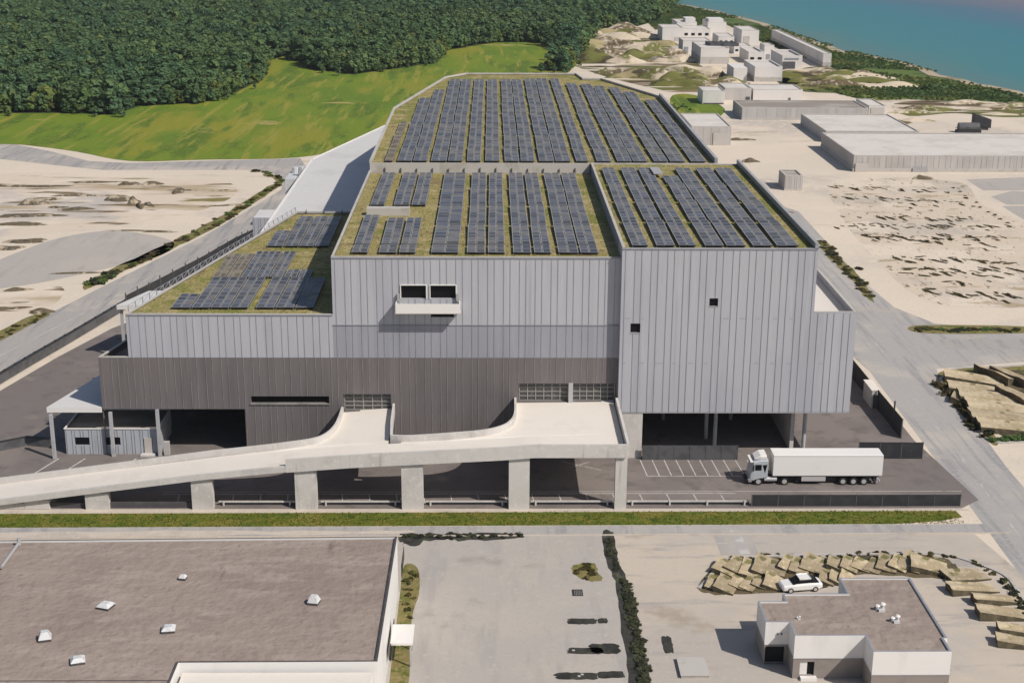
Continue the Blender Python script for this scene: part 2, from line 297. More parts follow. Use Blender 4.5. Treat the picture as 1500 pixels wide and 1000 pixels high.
def thing(name, label, cat, loc=(0, 0, 0), group=None, rz=0):
    o = bpy.data.objects.new(name, None); COL.objects.link(o); o.empty_display_size = .5
    o.location = loc; o.rotation_euler = (0, 0, rz); OFF[o.name] = tuple(loc)
    return tag(o, label, cat, group)
def local(name, label, cat, group=None):     # prototype thing modelled round its own origin
    return thing(name, label, cat, (0, 0, 0), group)
def copy_tree(o, parent=None):
    c = o.copy(); COL.objects.link(c)
    if parent: c.parent = parent
    for ch in list(o.children): copy_tree(ch, c)
    return c
def struct(name, mb, mats, smooth=False): return tag(mb.build(name, mats, None, smooth), kind='structure')
def sheet(name, pxs, z, m, world=False):
    mb = MB(); P = [(p[0], p[1]) if world else g2(*p) for p in pxs]
    if sum(P[i-1][0]*P[i][1]-P[i][0]*P[i-1][1] for i in range(len(P))) < 0: P = P[::-1]
    mb.face([(p[0], p[1], z) for p in P]); return struct(name, mb, m)
NUM = ['first', 'second', 'third', 'fourth', 'fifth', 'sixth', 'seventh', 'eighth', 'ninth', 'tenth', 'eleventh', 'twelfth', 'thirteenth', 'fourteenth', 'fifteenth', 'sixteenth', 'seventeenth', 'eighteenth', 'nineteenth', 'twentieth']
def nth(i): return NUM[i] if i < 20 else ('twenty-'+NUM[i-20] if i < 29 else ('thirtieth' if i == 29 else 'thirty-'+NUM[i-30]))
def smooth_poly(P, n=6):
    out = []; k = len(P)
    for i in range(k):
        a, b, c, d = [Vector(P[(i+j-1) % k]) for j in range(4)]
        for t in range(n):
            t /= n; out.append(tuple(.5*((2*b)+(c-a)*t+(2*a-5*b+4*c-d)*t*t+(3*b-a-3*c+d)*t**3)))
    return out
def smooth_line(P, n=6):
    out = []
    Q = [P[0]]+list(P)+[P[-1]]
    for i in range(len(P)-1):
        a, b, c, d = [Vector(Q[i+j]) for j in range(4)]
        for t in range(n):
            t /= n; out.append(tuple(.5*((2*b)+(c-a)*t+(2*a-5*b+4*c-d)*t*t+(3*b-a-3*c+d)*t**3)))
    return out+[tuple(P[-1])]
# ================================================================== SETTING
gm = MB(); gm.face([(-2500, -200, 0), (2500, -200, 0), (2500, 3500, 0), (-2500, 3500, 0)]); struct('ground', gm, 'pale_ground')
sheet('meadow', smooth_poly([(-60, 205), (-60, 150), (100, 150), (230, 140), (320, 110), (390, 80), (480, 85), (560, 85), (660, 50), (800, 45), (850, 70), (835, 104), (780, 116), (690, 140), (600, 180), (510, 215), (435, 231), (300, 234), (190, 236), (110, 222), (30, 212)], 4), .05, 'meadow')
forest_px = [(-120, 172), (0, 166), (100, 166), (165, 169), (205, 156), (290, 151), (330, 143), (378, 120), (392, 90), (425, 80), (455, 102), (520, 109), (580, 101), (640, 92), (655, 74), (720, 63), (785, 62), (830, 78), (800, 104), (830, 106), (855, 75), (880, 45), (930, 40), (965, 30), (990, 8), (1000, -6), (1050, -20)]
fp = [g2(*p) for p in forest_px]
fp2 = fp+[(300, 1500), (-900, 1500), (-700, 420)]
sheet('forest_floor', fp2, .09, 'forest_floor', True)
coast = [(900, -12), (960, 1), (1030, 14), (1125, 35), (1190, 58), (1250, 76), (1330, 94), (1400, 114), (1500, 142), (1620, 176)]
cw = [g2(*p) for p in coast]
scrub_in = [(1660, 200), (1500, 151), (1440, 150), (1330, 146), (1270, 148), (1200, 131), (1210, 96), (1120, 64), (1060, 34), (960, 44)]
sheet('scrub_ground', cw+[g2(*p) for p in scrub_in], .11, 'scrub_floor', True)
wob = smooth_line([(p[0]+rnd.uniform(-6, 6), p[1]+rnd.uniform(-8, 8)) for p in cw], 5)
wob = [(p[0]+rnd.uniform(-2, 2), p[1]+rnd.uniform(-5, 5)) for p in wob]
sheet('sea', wob+[(1400, 300), (2500, 300), (2500, 3500), (200, 3500), (60, 1600)], .25, 'sea_water', True)
bm_ = MB(); bm_.run(wob, 5, .1, .3); struct('shore', bm_, 'beach')
sheet('waste_ground', smooth_poly([(838, 62), (862, 48), (935, 42), (985, 70), (1020, 92), (1065, 118), (1105, 128), (1000, 136), (960, 130), (900, 116), (850, 100), (826, 88)], 4), .03, 'waste_ground')
sheet('waste_ground', smooth_poly([(1130, 118), (1180, 102), (1230, 104), (1300, 116), (1335, 128), (1300, 135), (1200, 136), (1150, 128), (1140, 108), (1216, 96)], 4), .13, 'rough_green')
sheet('waste_ground', smooth_poly([(1310, 152), (1400, 146), (1520, 148), (1540, 168), (1470, 172), (1400, 166), (1330, 170)], 4), .03, 'waste_ground')
sheet('yard_dirt', smooth_poly([(1225, 266), (1400, 266), (1440, 300), (1540, 350), (1560, 440), (1400, 448), (1330, 425), (1270, 365), (1235, 320)], 4), .006, 'yard_dirt')
sheet('field_dirt', smooth_poly([(-60, 262), (60, 258), (250, 262), (330, 266), (345, 285), (280, 312), (150, 332), (-60, 345)], 4), .006, 'field_dirt')
sheet('field_dirt', smooth_poly([(-60, 440), (20, 428), (90, 420), (80, 445), (20, 466), (-60, 500)], 4), .006, 'field_dirt')
# lots and roads
sheet('apron', [(-100, 771), (1415, 771), (1520, 860), (1600, 1040), (-100, 1040)], .008, 'apron')
sheet('parking_lot', [(592, 785), (882, 781), (905, 850), (935, 1040), (540, 1040)], .014, 'grey_lot')
sheet('concrete_bay', [(1042, 776), (1098, 776), (1112, 812), (1056, 813)], .014, 'grey_lot')
edgeL = [(1080, 420), (1190, 470), (1275, 545), (1352, 648), (1420, 740), (1490, 835), (1640, 1030)]
edgeR = [(1740, 940), (1560, 785), (1473, 682), (1420, 610), (1380, 565), (1372, 540), (1500, 530), (1700, 528), (1700, 480), (1500, 484), (1370, 474), (1310, 450), (1268, 415), (1225, 370), (1170, 310), (1140, 300)]
sheet('road', [(1140, 300)]+edgeL[1:]+edgeR, .010, 'road_grey')
sheet('side_road', [(1374, 497), (1700, 496), (1700, 512), (1382, 511)], .016, 'asphalt' if 0 else 'road_left')
rl_out = [(-60, 196), (0, 207), (75, 222), (130, 236), (190, 239), (300, 236), (440, 232), (452, 250), (430, 290), (400, 330), (372, 349), (300, 395), (200, 440), (100, 492), (0, 553), (-120, 625)]
rl_in = [(-120, 560), (0, 497), (60, 466), (130, 430), (200, 395), (300, 345), (360, 310), (412, 278), (416, 264), (400, 254), (360, 249), (250, 249), (150, 249), (80, 242), (0, 233), (-60, 224)]
sheet('road', rl_out+rl_in, .010, 'road_left')
sheet('path', [(372, 349), (300, 395), (200, 440), (100, 492), (0, 553), (-120, 625), (-120, 650), (0, 565), (100, 505), (180, 458), (300, 405), (372, 362)], .020, 'shoulder')
pad = [(-72, 155.6), (56.4, 155.6), (59.2, 158), (57, 178), (56.8, 206), (57, 232), (-60, 238), (-64, 230), (-68.6, 214), (-73, 195), (-80, 170)]
sheet('asphalt_yard', pad, .016, 'asphalt', True)
sheet('pavement', [(-80, 154.2), (57.2, 154.9), (56.2, 155.55), (-80, 155.55)], .020, 'shoulder', True)
sheet('verge_soil', [(-80, 150.2), (30, 151.0), (47, 151.1), (52.5, 151.9), (55.6, 153.0), (55.4, 154.8), (-80, 154.1)], .020, 'verge', True)
sheet('pavement', [(-80, 147.4), (60, 148.6), (59, 151.1), (57.2, 151.1), (-80, 150.1)], .012, 'road_grey', True)
km = MB(); km.run([(-80, 147.3), (60, 148.5)], .25, 0, .1); struct('kerb', km, 'shoulder')
# markings
mk = MB()
def line(a, b, w=.12, z=.022, mb=None):
    a = Vector(a[:2]); b = Vector(b[:2]); d = (b-a).normalized(); n = Vector((-d.y, d.x))*w/2
    (mb or mk).face([(*(a-n), z), (*(b-n), z), (*(b+n), z), (*(a+n), z)])
for i in range(10):
    x = 19.3+i*1.47*1.05; line((x, 170.9), (x+.35, 165.6))
line((19.6, 165.5), (31.5, 165.5))
line((-40, 159.9), (30, 160.1), .14); line((-40, 160.6), (58, 160.7), .10)
for i in range(21): x = -38+i*3.3; line((x, 159.8), (x+.35, 156.7))
for x in (-56, -52.6, -46): line((x, 171.5), (x-1.6, 166.5), .2)
for a, b in (((9, 170.5), (14, 167.5)), ((12.6, 170.2), (10, 168.4))): line(a, b)
struct('parking_markings', mk, 'line_paint')
mk2 = MB()
def dashes(pxs, w, n, duty, z=.018, sp=5):
    P = smooth_line([g2(*p) for p in pxs], 8)
    for i in range(0, len(P)-1):
        if duty < 1 and i % sp >= duty*sp: continue
        line(P[i], P[i+1], w, z, mk2)
dashes([(1258, 470), (1300, 525), (1346, 592), (1399, 658), (1450, 727), (1520, 820)], .22, 0, .4)
dashes([(-60, 552), (0, 521), (100, 470), (200, 417), (300, 365), (372, 328)], .22, 0, 1)
dashes([(1262, 440), (1300, 470), (1400, 492), (1500, 500)], .16, 0, .6)
dashes([(920, 796), (1100, 795), (1250, 791), (1330, 786)], .14, 0, 1)
dashes([(1075, 775), (1092, 811)], 1.1, 0, 1, .02)
struct('road_markings', mk2, 'faint_paint')
# grey pads in the fields
sheet('concrete_pad', smooth_poly([(-40, 400), (20, 372), (90, 348), (170, 338), (250, 352), (240, 372), (170, 390), (90, 408), (20, 420), (-40, 424)], 4), .012, 'grey_lot')
sheet('concrete_pad', [(1415, 263), (1500, 260), (1560, 260), (1560, 279), (1440, 279)], .012, 'grey_lot')
sheet('concrete_pad', [(1452, 288), (1482, 280), (1580, 283), (1580, 300), (1475, 300)], .012, 'grey_lot')
sheet('concrete_pad', [(1468, 302), (1580, 301), (1580, 330), (1500, 322)], .012, 'grey_lot')
# ================================================================== MAIN BUILDING
Ym, Yt = 172.7, 171.5
zM, zT, zL, zD, zB = 26.52, 28.0, 19.05, 13.35, 6.4
XL, XM, XR = -20.1, 16.25, 40.7
fac = thing('factory_building', 'huge pale grey ribbed factory with a dark lower front and planted roofs', 'building', (0, Ym, 0))
slL = (33.7-20.6)/(233.7-172.7)
def lowx(y): return -46.28+(y-Ym)*.2213        # slanted left wall of the low block
def darkx(y): return -50.15+(y-Ym)*.2213
# --- middle block front: light sheets above z=17.7, slightly darker below, dark grey at the bottom
w1 = MB(); hb = [(-11.45-XL, -4.5-XL, 21.35, 22.95)]
balH = [(-11.45-XL, -8.25-XL, 21.2, 22.95), (-7.75-XL, -4.5-XL, 21.2, 22.95), (-7.7-XL, -4.75-XL, 18.75, 19.6)]
w1.wall((XL, Ym), (XM, Ym), 17.7, zM, balH); w1.build('wall', ['clad_light', 'seam', 'trim'], fac)['label'] = 'light grey ribbed upper front wall'
w2 = MB(); w2.wall((XL, Ym-.03), (XM, Ym-.03), zD, 17.7); w2.box(XL, XM-.02, Ym-.12, Ym-.031, 17.68, 17.74, 1)
w2.build('wall', ['clad_lower', 'seam'], fac)['label'] = 'slightly darker band of ribbed sheets'
w3 = MB(); w3.wall((-46.28, Ym), (XL, Ym), zD, zL); w3.build('wall', ['clad_light', 'seam'], fac)['label'] = 'light ribbed front of the low left block'
x0 = -50.15
dk = MB()
dh = [(0, -31.85-x0, 0, zB), (-31.0-x0, -20.95-x0, 7.15, 8.15), (-19.1-x0, -12.95-x0, 6.1, 8.45), (3.5-x0, XM-.25-x0, 7.4, 9.9)]
dk.wall((x0, Ym-.06), (XM, Ym-.06), 0, zD, dh, reveal=.7)
dk.build('wall', ['clad_dark', 'seam_dark', 'clad_dark'], fac)['label'] = 'dark grey ribbed lower front wall'
# --- recesses behind the openings
def part(name, mats, fn, parent=fac, **kw):
    mb = MB(); fn(mb); return mb.build(name, mats, parent, **kw)
for (a, b, c, d) in ((-31.0, -20.95, 7.15, 8.15),):
    f = part('window', 'glass_dark', lambda m: m.box(a-.3, b+.3, Ym+.45, Ym+.6, c-.3, d+.3))
    part('sill', 'seam_dark', lambda m: m.box(a-.1, b+.1, Ym-.2, Ym+.44, c-.12, c+.01), f)
for (a, b) in ((-11.45, -8.25), (-7.75, -4.5)):
    f = part('window', 'glass_dark', lambda m: m.box(a-.2, b+.2, Ym+.4, Ym+.55, 21.0, 23.1))
    part('frame', 'white_metal', lambda m: (m.box(a-.08, a+.02, Ym-.14, Ym+.39, 21.2, 23.0), m.box(b-.02, b+.08, Ym-.14, Ym+.39, 21.2, 23.0), m.box(a+.021, b-.021, Ym-.14, Ym+.39, 22.93, 23.02)), f)
part('window', 'glass_dark', lambda m: m.box(-7.9, -4.5, Ym+.4, Ym+.55, 18.6, 19.75))['label'] = 'low dark opening under the balcony'
def gate(a, b, c, d, nx, nz):
    f = part('loading_gate', 'gate_glass', lambda m: m.box(a-.1, b+.1, Ym+.5, Ym+.62, c-.1, d+.1))
    def bars(m):
        for i in range(nx+1): x = a+(b-a)*i/nx; m.box(x-.045, x+.045, Ym+.40, Ym+.49, c, d)
        for i in range(nz+1): z = c+(d-c)*i/nz; m.box(a, b, Ym+.36, Ym+.399, z-.04, z+.04)
    part('grille', 'gate_bar', bars, f)
gate(-19.0, -13.0, 6.2, 8.4, 5, 4); gate(3.6, 9.9, 7.5, 9.85, 6, 4); gate(10.5, 15.9, 7.5, 9.85, 6, 4)
part('gate_post', 'steel_post', lambda m: m.box(9.92, 10.48, Ym-.3, Ym+.35, 7.3, 10.0))
# balcony
bal = part('balcony', 'white_metal', lambda m: (m.box(-12.05, -3.95, Ym-1.75, Ym-.115, 19.78, 20.0), m.box(-12.05, -3.95, Ym-1.75, Ym-1.62, 20.001, 20.95),
      m.box(-12.05, -11.92, Ym-1.619, Ym-.115, 20.001, 20.95), m.box(-4.08, -3.95, Ym-1.619, Ym-.115, 20.001, 20.95)))
for x in (-11.9, -4.45): part('bracket', 'trim', lambda m: m.box(x, x+.3, Ym-.4, Ym-.115, 20.96, 21.9), bal)
part('drip_edge', 'coping', lambda m: m.box(-12.1, -3.9, Ym-1.8, Ym-.13, 19.68, 19.775), bal)
# --- tower block (front proud of the rest) with right wing
tw = MB(); WX = 46.15
th = [(17.55-XM, 18.8-XM, 17.05, 18.3), (27.4-XM, 28.5-XM, 20.55, 21.6)]
tw.wall((XM, Yt), (XR, Yt), zB, zT, th, rib=1.02, reveal=.35)
tw.wall((XR, Yt), (WX, Yt), zB, 19.7, rib=1.02, phase=.1)
tw.wall((XM, 230.7), (XM, Ym+4), zM-.6, zT, rib=1.0); tw.wall((XM, Ym+4), (XM, Yt), 0, zT, rib=0)
tw.wall((XR, Yt), (XR, 231), 19.0, zT, rib=1.02)
tw.wall((WX, Yt), (WX, 216), zB, 19.7, rib=1.02)
tw.build('wall', ['clad_light', 'seam', 'trim'], fac)['label'] = 'light ribbed tower front over the loading bay'
for a, b, c, d in ((17.55, 18.8, 17.05, 18.3), (27.4, 28.5, 20.55, 21.6)):
    f = part('window', 'glass_dark', lambda m: m.box(a-.1, b+.1, Yt+.3, Yt+.42, c-.1, d+.1))
    part('sill', 'trim', lambda m: m.box(a-.05, b+.05, Yt-.06, Yt+.29, c-.05, c+.005), f)
# seams of the tower sheets
for z, n in ((18.95, 11), (13.0, 13)):
    for i in range(n):
        if rnd.random() < .7: part('flashing', 'seam', lambda m: m.box(XM+.4+i*2.1, XM+.4+i*2.1+rnd.uniform(.4, 1.1), Yt-.025, Yt-.005, z, z+.05))
# right wing low roof
wg = MB(); wg.prism([(XR+.02, Yt+.3), (WX-.3, Yt+.3), (WX-.3, 215.7), (XR+.02, 215.7)], 18.4, 18.75)
wg.build('roof', 'wing_roof', fac)['label'] = 'pale low roof of the right wing'
part('parapet', ['trim', 'coping'], lambda m: m.run([(XR+.05, Yt), (WX, Yt), (WX, 216), (XR+.05, 216)], .35, 19.701, 19.85, side=1, m=0, mt=1))
part('parapet', ['seam', 'coping'], lambda m: m.run([(WX-.02, Yt+.02), (WX-.02, 216)], .28, 18.5, 19.70, side=1))
# underside of the tower and the bays
part('soffit', 'trim', lambda m: m.box(XM+.02, WX-.02, Yt+.02, 216, zB-.15, zB-.002))
part('wall', 'trim', lambda m: m.box(XM+.1, 39.4, 190, 190.3, .02, zB-.16))['label'] = 'back wall of the loading bay'
part('wall', 'concrete', lambda m: m.box(39.4, 39.9, 174.5, 205, .02, zB-.16))['label'] = 'concrete side wall of the loading bay'
part('pier', 'concrete', lambda m: m.box(16.4, 19.5, Yt+.1, Yt+1.6, .02, zB-.16))
for x, y in ((29.6, 175.4), (28.9, 178.6), (41.1, 174.0), (33.5, 186), (24, 186)):
    part('column', 'steel_post', lambda m: m.tube((x, y, 0), (x, y, zB-.15), .26, n=12))
for x, y in ((-56.5, 171.5), (-49.1, 172.3), (-43.1, 172.4)):
    part('column', 'steel_post', lambda m: m.box(x-.2, x+.2, y-.2, y+.2, 0, 6.1 if x < -45 else zB))
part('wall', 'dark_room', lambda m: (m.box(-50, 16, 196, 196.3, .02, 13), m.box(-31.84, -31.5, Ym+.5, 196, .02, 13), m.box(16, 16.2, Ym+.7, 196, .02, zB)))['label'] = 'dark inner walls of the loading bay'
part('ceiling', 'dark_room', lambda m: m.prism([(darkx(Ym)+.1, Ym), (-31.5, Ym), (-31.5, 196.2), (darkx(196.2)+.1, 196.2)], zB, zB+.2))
# --- low left block and dark base block: slanted left walls
sl = MB(); sl.wall((lowx(233.7), 233.7), (lowx(Ym), Ym), zD-.9, zL); sl.wall((-20, 233.7), (lowx(233.7), 233.7), 4, zL)
sl.build('wall', ['clad_light', 'seam'], fac)['label'] = 'slanted left wall of the low block'
sd = MB(); sd.wall((darkx(214), 214), (darkx(Ym), Ym-.06), zB, zD); sd.wall((darkx(233.7)-0, 233.7), (darkx(214), 214), 0, zD)
sd.build('wall', ['clad_dark', 'seam_dark'], fac)['label'] = 'dark slanted left wall of the base'
part('ledge', 'far_dark_roof', lambda m: m.prism([(darkx(Ym)+.05, Ym+.05), (lowx(Ym), Ym+.05), (lowx(233), 233), (darkx(233)+.05, 233)], 12.0, 12.4))
part('parapet', ['coping'], lambda m: m.run([(lowx(Ym)-.02, Ym), (darkx(Ym), Ym), (darkx(233), 233)], .3, zD+.001, zD+.12, side=-1))
# --- roofs
lowroof = [(-46.28, Ym), (XL, Ym), (XL, 233.7), (lowx(233.7), 233.7)]
def roof(poly, z, name='green_roof', th_=.5):
    r = MB(); r.prism(poly, z-th_, z); return r.build('green_roof', 'green_roof', fac)
roof([(lowx(Ym)+.3, Ym+.25), (XL-.02, Ym+.25), (XL-.02, 233.4), (lowx(233.4)+.3, 233.4)], zL-.12)
roof([(XL+.3, Ym+.25), (XM-.02, Ym+.25), (XM-.02, 230.6), (XL+.3, 230.6)], zM-.12)
up_px = [(543.5, 238.2), (575.5, 160), (652, 114), (682, 109), (845, 109), (855, 117), (882, 117), (968, 143), (1052, 242)]
upw = [(-20.1, 231), (-20.3, 293.7), (-11.34, 347.5), (-6.5, 355.3), (21.1, 355.8), (22.2, 345.5), (26.6, 345.2), (37.2, 313), (37.2, 231.0)]
roof([(XM+.35, Yt+.25), (XR-.3, Yt+.25), (XR-.3, 230.5), (37.0, 230.7), (XM+.35, 230.7)], zT-.12)
roof([(-19.8, 231.2), (-20.0, 293.5), (-11.1, 347.3), (-6.4, 355.0), (20.9, 355.5), (21.9, 345.2), (26.4, 344.9), (36.9, 312.8), (36.9, 230.72), (XM+.35, 230.71), (XM-.2, 231.2)], zT-.12)
# walls of the hall behind
hw = MB()
hw.wall((XL, 233.8), (XL, Ym), 13.0, zM, rib=1.0); hw.wall((-20.3, 293.7), (-20.1, 231), 10, zT, rib=0)
hw.wall((-11.34, 347.5), (-20.3, 293.7), 0, zT, rib=0); hw.wall((-6.5, 355.3), (-11.34, 347.5), 0, zT, rib=0)
hw.wall((37.2, 231), (37.2, 313), 0, zT, rib=0); hw.wall((37.2, 313), (26.6, 345.2), 0, zT, rib=0); hw.wall((26.6, 345.2), (22.2, 345.5), 0, zT, rib=0); hw.wall((22.2, 345.5), (21.1, 355.8), 0, zT, rib=0)
hw.wall((21.1, 355.8), (-6.5, 355.3), 0, zT, rib=0); hw.wall((XR, 231), (37.2, 231), 0, zT, rib=0); hw.wall((WX, 216), (XR, 216), 0, 19.7, rib=0)
hw.build('wall', ['clad_light', 'seam'], fac)['label'] = 'side and rear walls of the hall'
part('wall', ['coping'], lambda m: m.box(-20.0, XM-.15, 230.72, 231.1, zM-.3, zT+.05))['label'] = 'low step wall between the middle and rear roofs'
for i in range(13): part('post', 'dark_edge', lambda m: m.box(-17.5+i*2.6-.07, -17.5+i*2.6+.07, 230.5, 230.66, zM-.12, zM+.62+.2*rnd.random()))
# parapets and copings
part('parapet', ['trim', 'coping'], lambda m: m.run([(XM, 230.9), (XM, Yt)], .36, zT+.001, zT+.18, side=1, mt=1))['label'] = 'tall wall edge of the tower over the middle roof'
part('parapet', ['trim', 'coping'], lambda m: m.run([(XM+.4, Yt-.06), (XR, Yt-.06)], .30, zT-.05, zT+.07, side=1, mt=0))
part('parapet', ['seam', 'trim'], lambda m: m.run([(XR, Yt-.06), (XR, 231)], .42, zT+.001, zT+.75, side=1, mt=1))
part('parapet', ['trim', 'coping'], lambda m: m.run([(XL, 231.5), (XL, Ym-.06), (XM-.05, Ym-.06)], .32, [zM+.001]*3, [zM+.35, zM+.12, zM+.08], side=1, mt=1))
part('parapet', ['coping'], lambda m: m.run([(XM+.3, 230.95), (37.2, 230.95)], .3, zT-.15, zT+.1))
part('parapet', ['coping'], lambda m: m.run([(-20.1, 231.2), (-20.3, 293.7), (-11.34, 347.5), (-6.5, 355.3), (21.1, 355.8), (22.2, 345.5), (26.6, 345.2), (37.2, 313)], .42, zT+.001, zT+.38, side=-1))
part('parapet', ['seam', 'trim'], lambda m: m.run([(37.2, 313), (37.2, 231.2)], .5, zT+.001, zT+.9, side=-1, mt=1))
part('parapet', ['trim', 'coping'], lambda m: m.run([(XL-.02, Ym-.06), (lowx(Ym), Ym-.06), (lowx(233.7), 233.7), (XL-.02, 233.7)][::-1],   .34, zL+.001, [zL+.3, zL+.3, zL+.12, zL+.08], side=1, mt=1))
part('coping', 'seam', lambda m: (m.box(XL-.03, XM, Ym-.10, Ym-.061, zM-.12, zM+.0), m.box(lowx(Ym), XL-.03, Ym-.10, Ym-.061, zL-.1, zL+.0), m.box(XM, XR, Yt-.10, Yt-.061, zT-.1, zT)))
part('roof_upstand', ['coping'], lambda m: m.box(*[q for q in (g(537, 315, zM)[0], g(600, 315, zM)[0])], g(537, 315, zM)[1], g(537, 315, zM)[1]+1.5, zM-.11, zM+.95))['label'] = 'long pale upstand on the middle roof'
hx, hy, _ = g(963, 258, zT)
part('roof_hatch', ['trim'], lambda m: m.prism([(hx-.7, hy-1), (hx+.8, hy-1), (hx+.7, hy+4.5), (hx-.8, hy+4.5)], zT+.45, zT+.62))['label'] = 'white hatch cover on the roof joint'
# guard rail on the slanted edge of the low roof
def rail(m):
    for i in range(31):
        y = Ym+1+i*2; x = lowx(y)-.05
        m.box(x-.05, x+.05, y-.05, y+.05, zL+.1, zL+.95)
        if i < 30:
            y2 = y+2; x2 = lowx(y2)-.05
            m.tube((x, y, zL+.92), (x2, y2, zL+.92), .035, n=5)
            m.tube((x, y, zL+.2), (x2, y2, zL+.9), .03, n=5)
part('guard_rail', 'seam', rail)
for x in (-31, -28, -25, -22): part('post', 'dark_edge', lambda m: m.box(x-.05, x+.05, 233.2, 233.3, zL, zL+.7))
# --- shed annex with a white roof
zS = 15.0
sc_ = [g2(370, 318, zS), g2(400, 313, zS), g2(456, 233, zS), g2(565, 184, zS)]
sp_ = [(-42.7, 247.5), (-20.35, 247.5), (-20.35, 356), g2(565, 183, zS), g2(456, 233, zS), (-42.7, 252)]
part('annex_roof', ['shed_roof'], lambda m: m.prism([(-39.4, 234.2), (-20.25, 234.2), (-20.32, 293.0), (-14.6, 328), (-26.8, 357), (-39.5, 308)], zS-.3, zS))['label'] = 'big smooth white annex roof left of the hall'
aw = MB(); aw.wall((-42.7, 248.8), (-39.4, 248.8), 0, zS-.05, rib=.6); aw.wall((-42.7, 256), (-42.7, 248.8), 0, zS-.05, rib=.6); aw.wall((-39.4, 308), (-39.4, 256), 0, zS-.31, rib=.9); aw.wall((-39.4, 248.8), (-39.4, 234.2), 0, zS-.31, rib=.9); aw.wall((-26.8, 357), (-39.5, 308), 0, zS-.31, rib=0)
aw.build('wall', ['clad_light', 'seam'], fac)['label'] = 'ribbed wall of the annex'
part('roof', 'shed_roof', lambda m: m.box(-42.6, -39.42, 248.9, 256, zS-.6, zS-.14))
part('coping', 'white_metal', lambda m: (m.run([(-39.4, 308), (-39.4, 234.3)], .25, zS+.001, zS+.16, side=1), m.run([(-27, 356.6), (-39.3, 308.4)], .25, zS+.001, zS+.16, side=1)))
for (cx, cy, s_) in ((-41.6, 309, 1.6),):
    part('vent_unit', 'dome', lambda m: (m.box(cx-3, cx+1.2, cy-6, cy+3, 0, 11.6), m.tube((cx+.5, cy-2, 11.6), (cx+.5, cy-2, 13.6), 1.3, 1.0, 10), m.tube((cx-1.6, cy+1.3, 11.6), (cx-1.6, cy+1.3, 12.9), .9, .8, 10)))['label'] = 'grey vent tower behind the annex'
# --- canopies on the left
can = [(-57.3, 172.6), (darkx(172.6)-.12, 172.6), (darkx(200)-.12, 200), (-57.3+(200-172.6)*.26, 200)]
part('canopy', ['white_metal', 'shed_roof'], lambda m: m.prism(can, 5.95, 6.65, 0, 1))['label'] = 'white triangular canopy at the left front corner'
part('canopy', ['white_metal', 'shed_roof'], lambda m: m.prism([(-58.2, 212.5), (darkx(212.5)-.12, 212.5), (darkx(222)-.12, 222), (-55.2, 221)], 8.3, 9.0, 0, 1))['label'] = 'white canopy further back on the left side'
part('column', 'steel_post', lambda m: (m.box(-57.9, -57.5, 213, 213.4, 0, 8.29),))
# ================================================================== RAMP
def zd(X): return float(np.interp(X, [-95, -66, -58, -34, -24, -16, 2, 5, 20], [.05, .35, 1.4, 4.6, 5.6, 6.2, 7.15, 7.42, 7.42]))
ramp = thing('loading_ramp', 'long pale concrete loading ramp rising to the gates on piers', 'ramp', (-20, 155.5, 0))
yf = 155.3
back = [(-92, 160.3), (-59.4, 160.3), (-45.7, 160.4), (-30.6, 160.7), (-24.45, 161.1), (-21.6, 161.8), (-20.2, 163.2), (-19.4, 165.8), (-19.15, 169), (-19.1, Ym-.2)]
back2 = [(-12.75, Ym-.2), (-12.6, 166), (-12.3, 161.2), (-9.9, 160.7), (-5, 160.9), (-1.2, 161.3), (1.2, 162.4), (2.5, 164.2), (3.1, 167), (3.2, Ym-.2)]
back = smooth_line(back, 4); back2s = smooth_line(back2[2:], 4)
def deck(m):
    outline_back = back+back2[:2]+back2s
    xs = sorted({-92, *range(-90, 16, 2), 15.75})
    # main lane
    th_ = .55
    for a, b in zip(xs[:-1], xs[1:]):
        za, zb = zd(a), zd(b)
        m.face([(a, yf, za), (b, yf, zb), (b, 160.4, zb), (a, 160.4, za)]); m.face([(a, 160.4, za-th_), (b, 160.4, zb-th_), (b, yf, zb-th_), (a, yf, za-th_)], 1)
        m.face([(a, yf, za-th_), (b, yf, zb-th_), (b, yf, zb), (a, yf, za)], 1); m.face([(b, 160.4, zb-th_), (a, 160.4, za-th_), (a, 160.4, za), (b, 160.4, zb)], 1)
    m.face([(15.75, yf, 6.9), (15.75, 172.4, 6.9), (15.75, 172.4, 7.42), (15.75, yf, 7.42)], 1)
    def strip(rows):        # rows of (xl, xr, y) going back from the lane
        for (a, b, y), (c, d, y2) in zip(rows[:-1], rows[1:]):
            m.face([(a, y, zd(a)), (b, y, zd(b)), (d, y2, zd(d)), (c, y2, zd(c))]); m.face([(c, y2, zd(c)-th_), (d, y2, zd(d)-th_), (b, y, zd(b)-th_), (a, y, zd(a)-th_)], 1)
    def xat(line_, y):
        for p, q in zip(line_[:-1], line_[1:]):
            if min(p[1], q[1]) <= y <= max(p[1], q[1]) and p[1] != q[1]: return p[0]+(q[0]-p[0])*(y-p[1])/(q[1]-p[1])
        return line_[-1][0]
    ys = [160.4, 160.75, 161.2, 161.8, 162.5, 163.2, 164.2, 166, 169, Ym+.45]
    bl = [p for p in back if p[0] > -32]
    strip([(xat(bl, y) if y > 160.75 else (-40 if y < 160.7 else -30), min(-12.5, xat([(-12.3, 160.4), (-12.3, 161.2), (-12.6, 166), (-12.75, 173.3)], y)), y) for y in ys])
    strip([(xat(back2s, y) if y > 160.75 else -11, 15.75, y) for y in ys])
ramp_deck = part('deck', ['deck', 'concrete'], deck, ramp)
def par(pts, h=.9, side=-1, w=.28):
    return lambda m: m.run(pts, w, [zd(p[0])-.5 for p in pts], [zd(p[0])+h for p in pts], side=side)
part('parapet', 'concrete', par(back, .8, 1), ramp)['label'] = 'rear parapet curving up to the left gate'
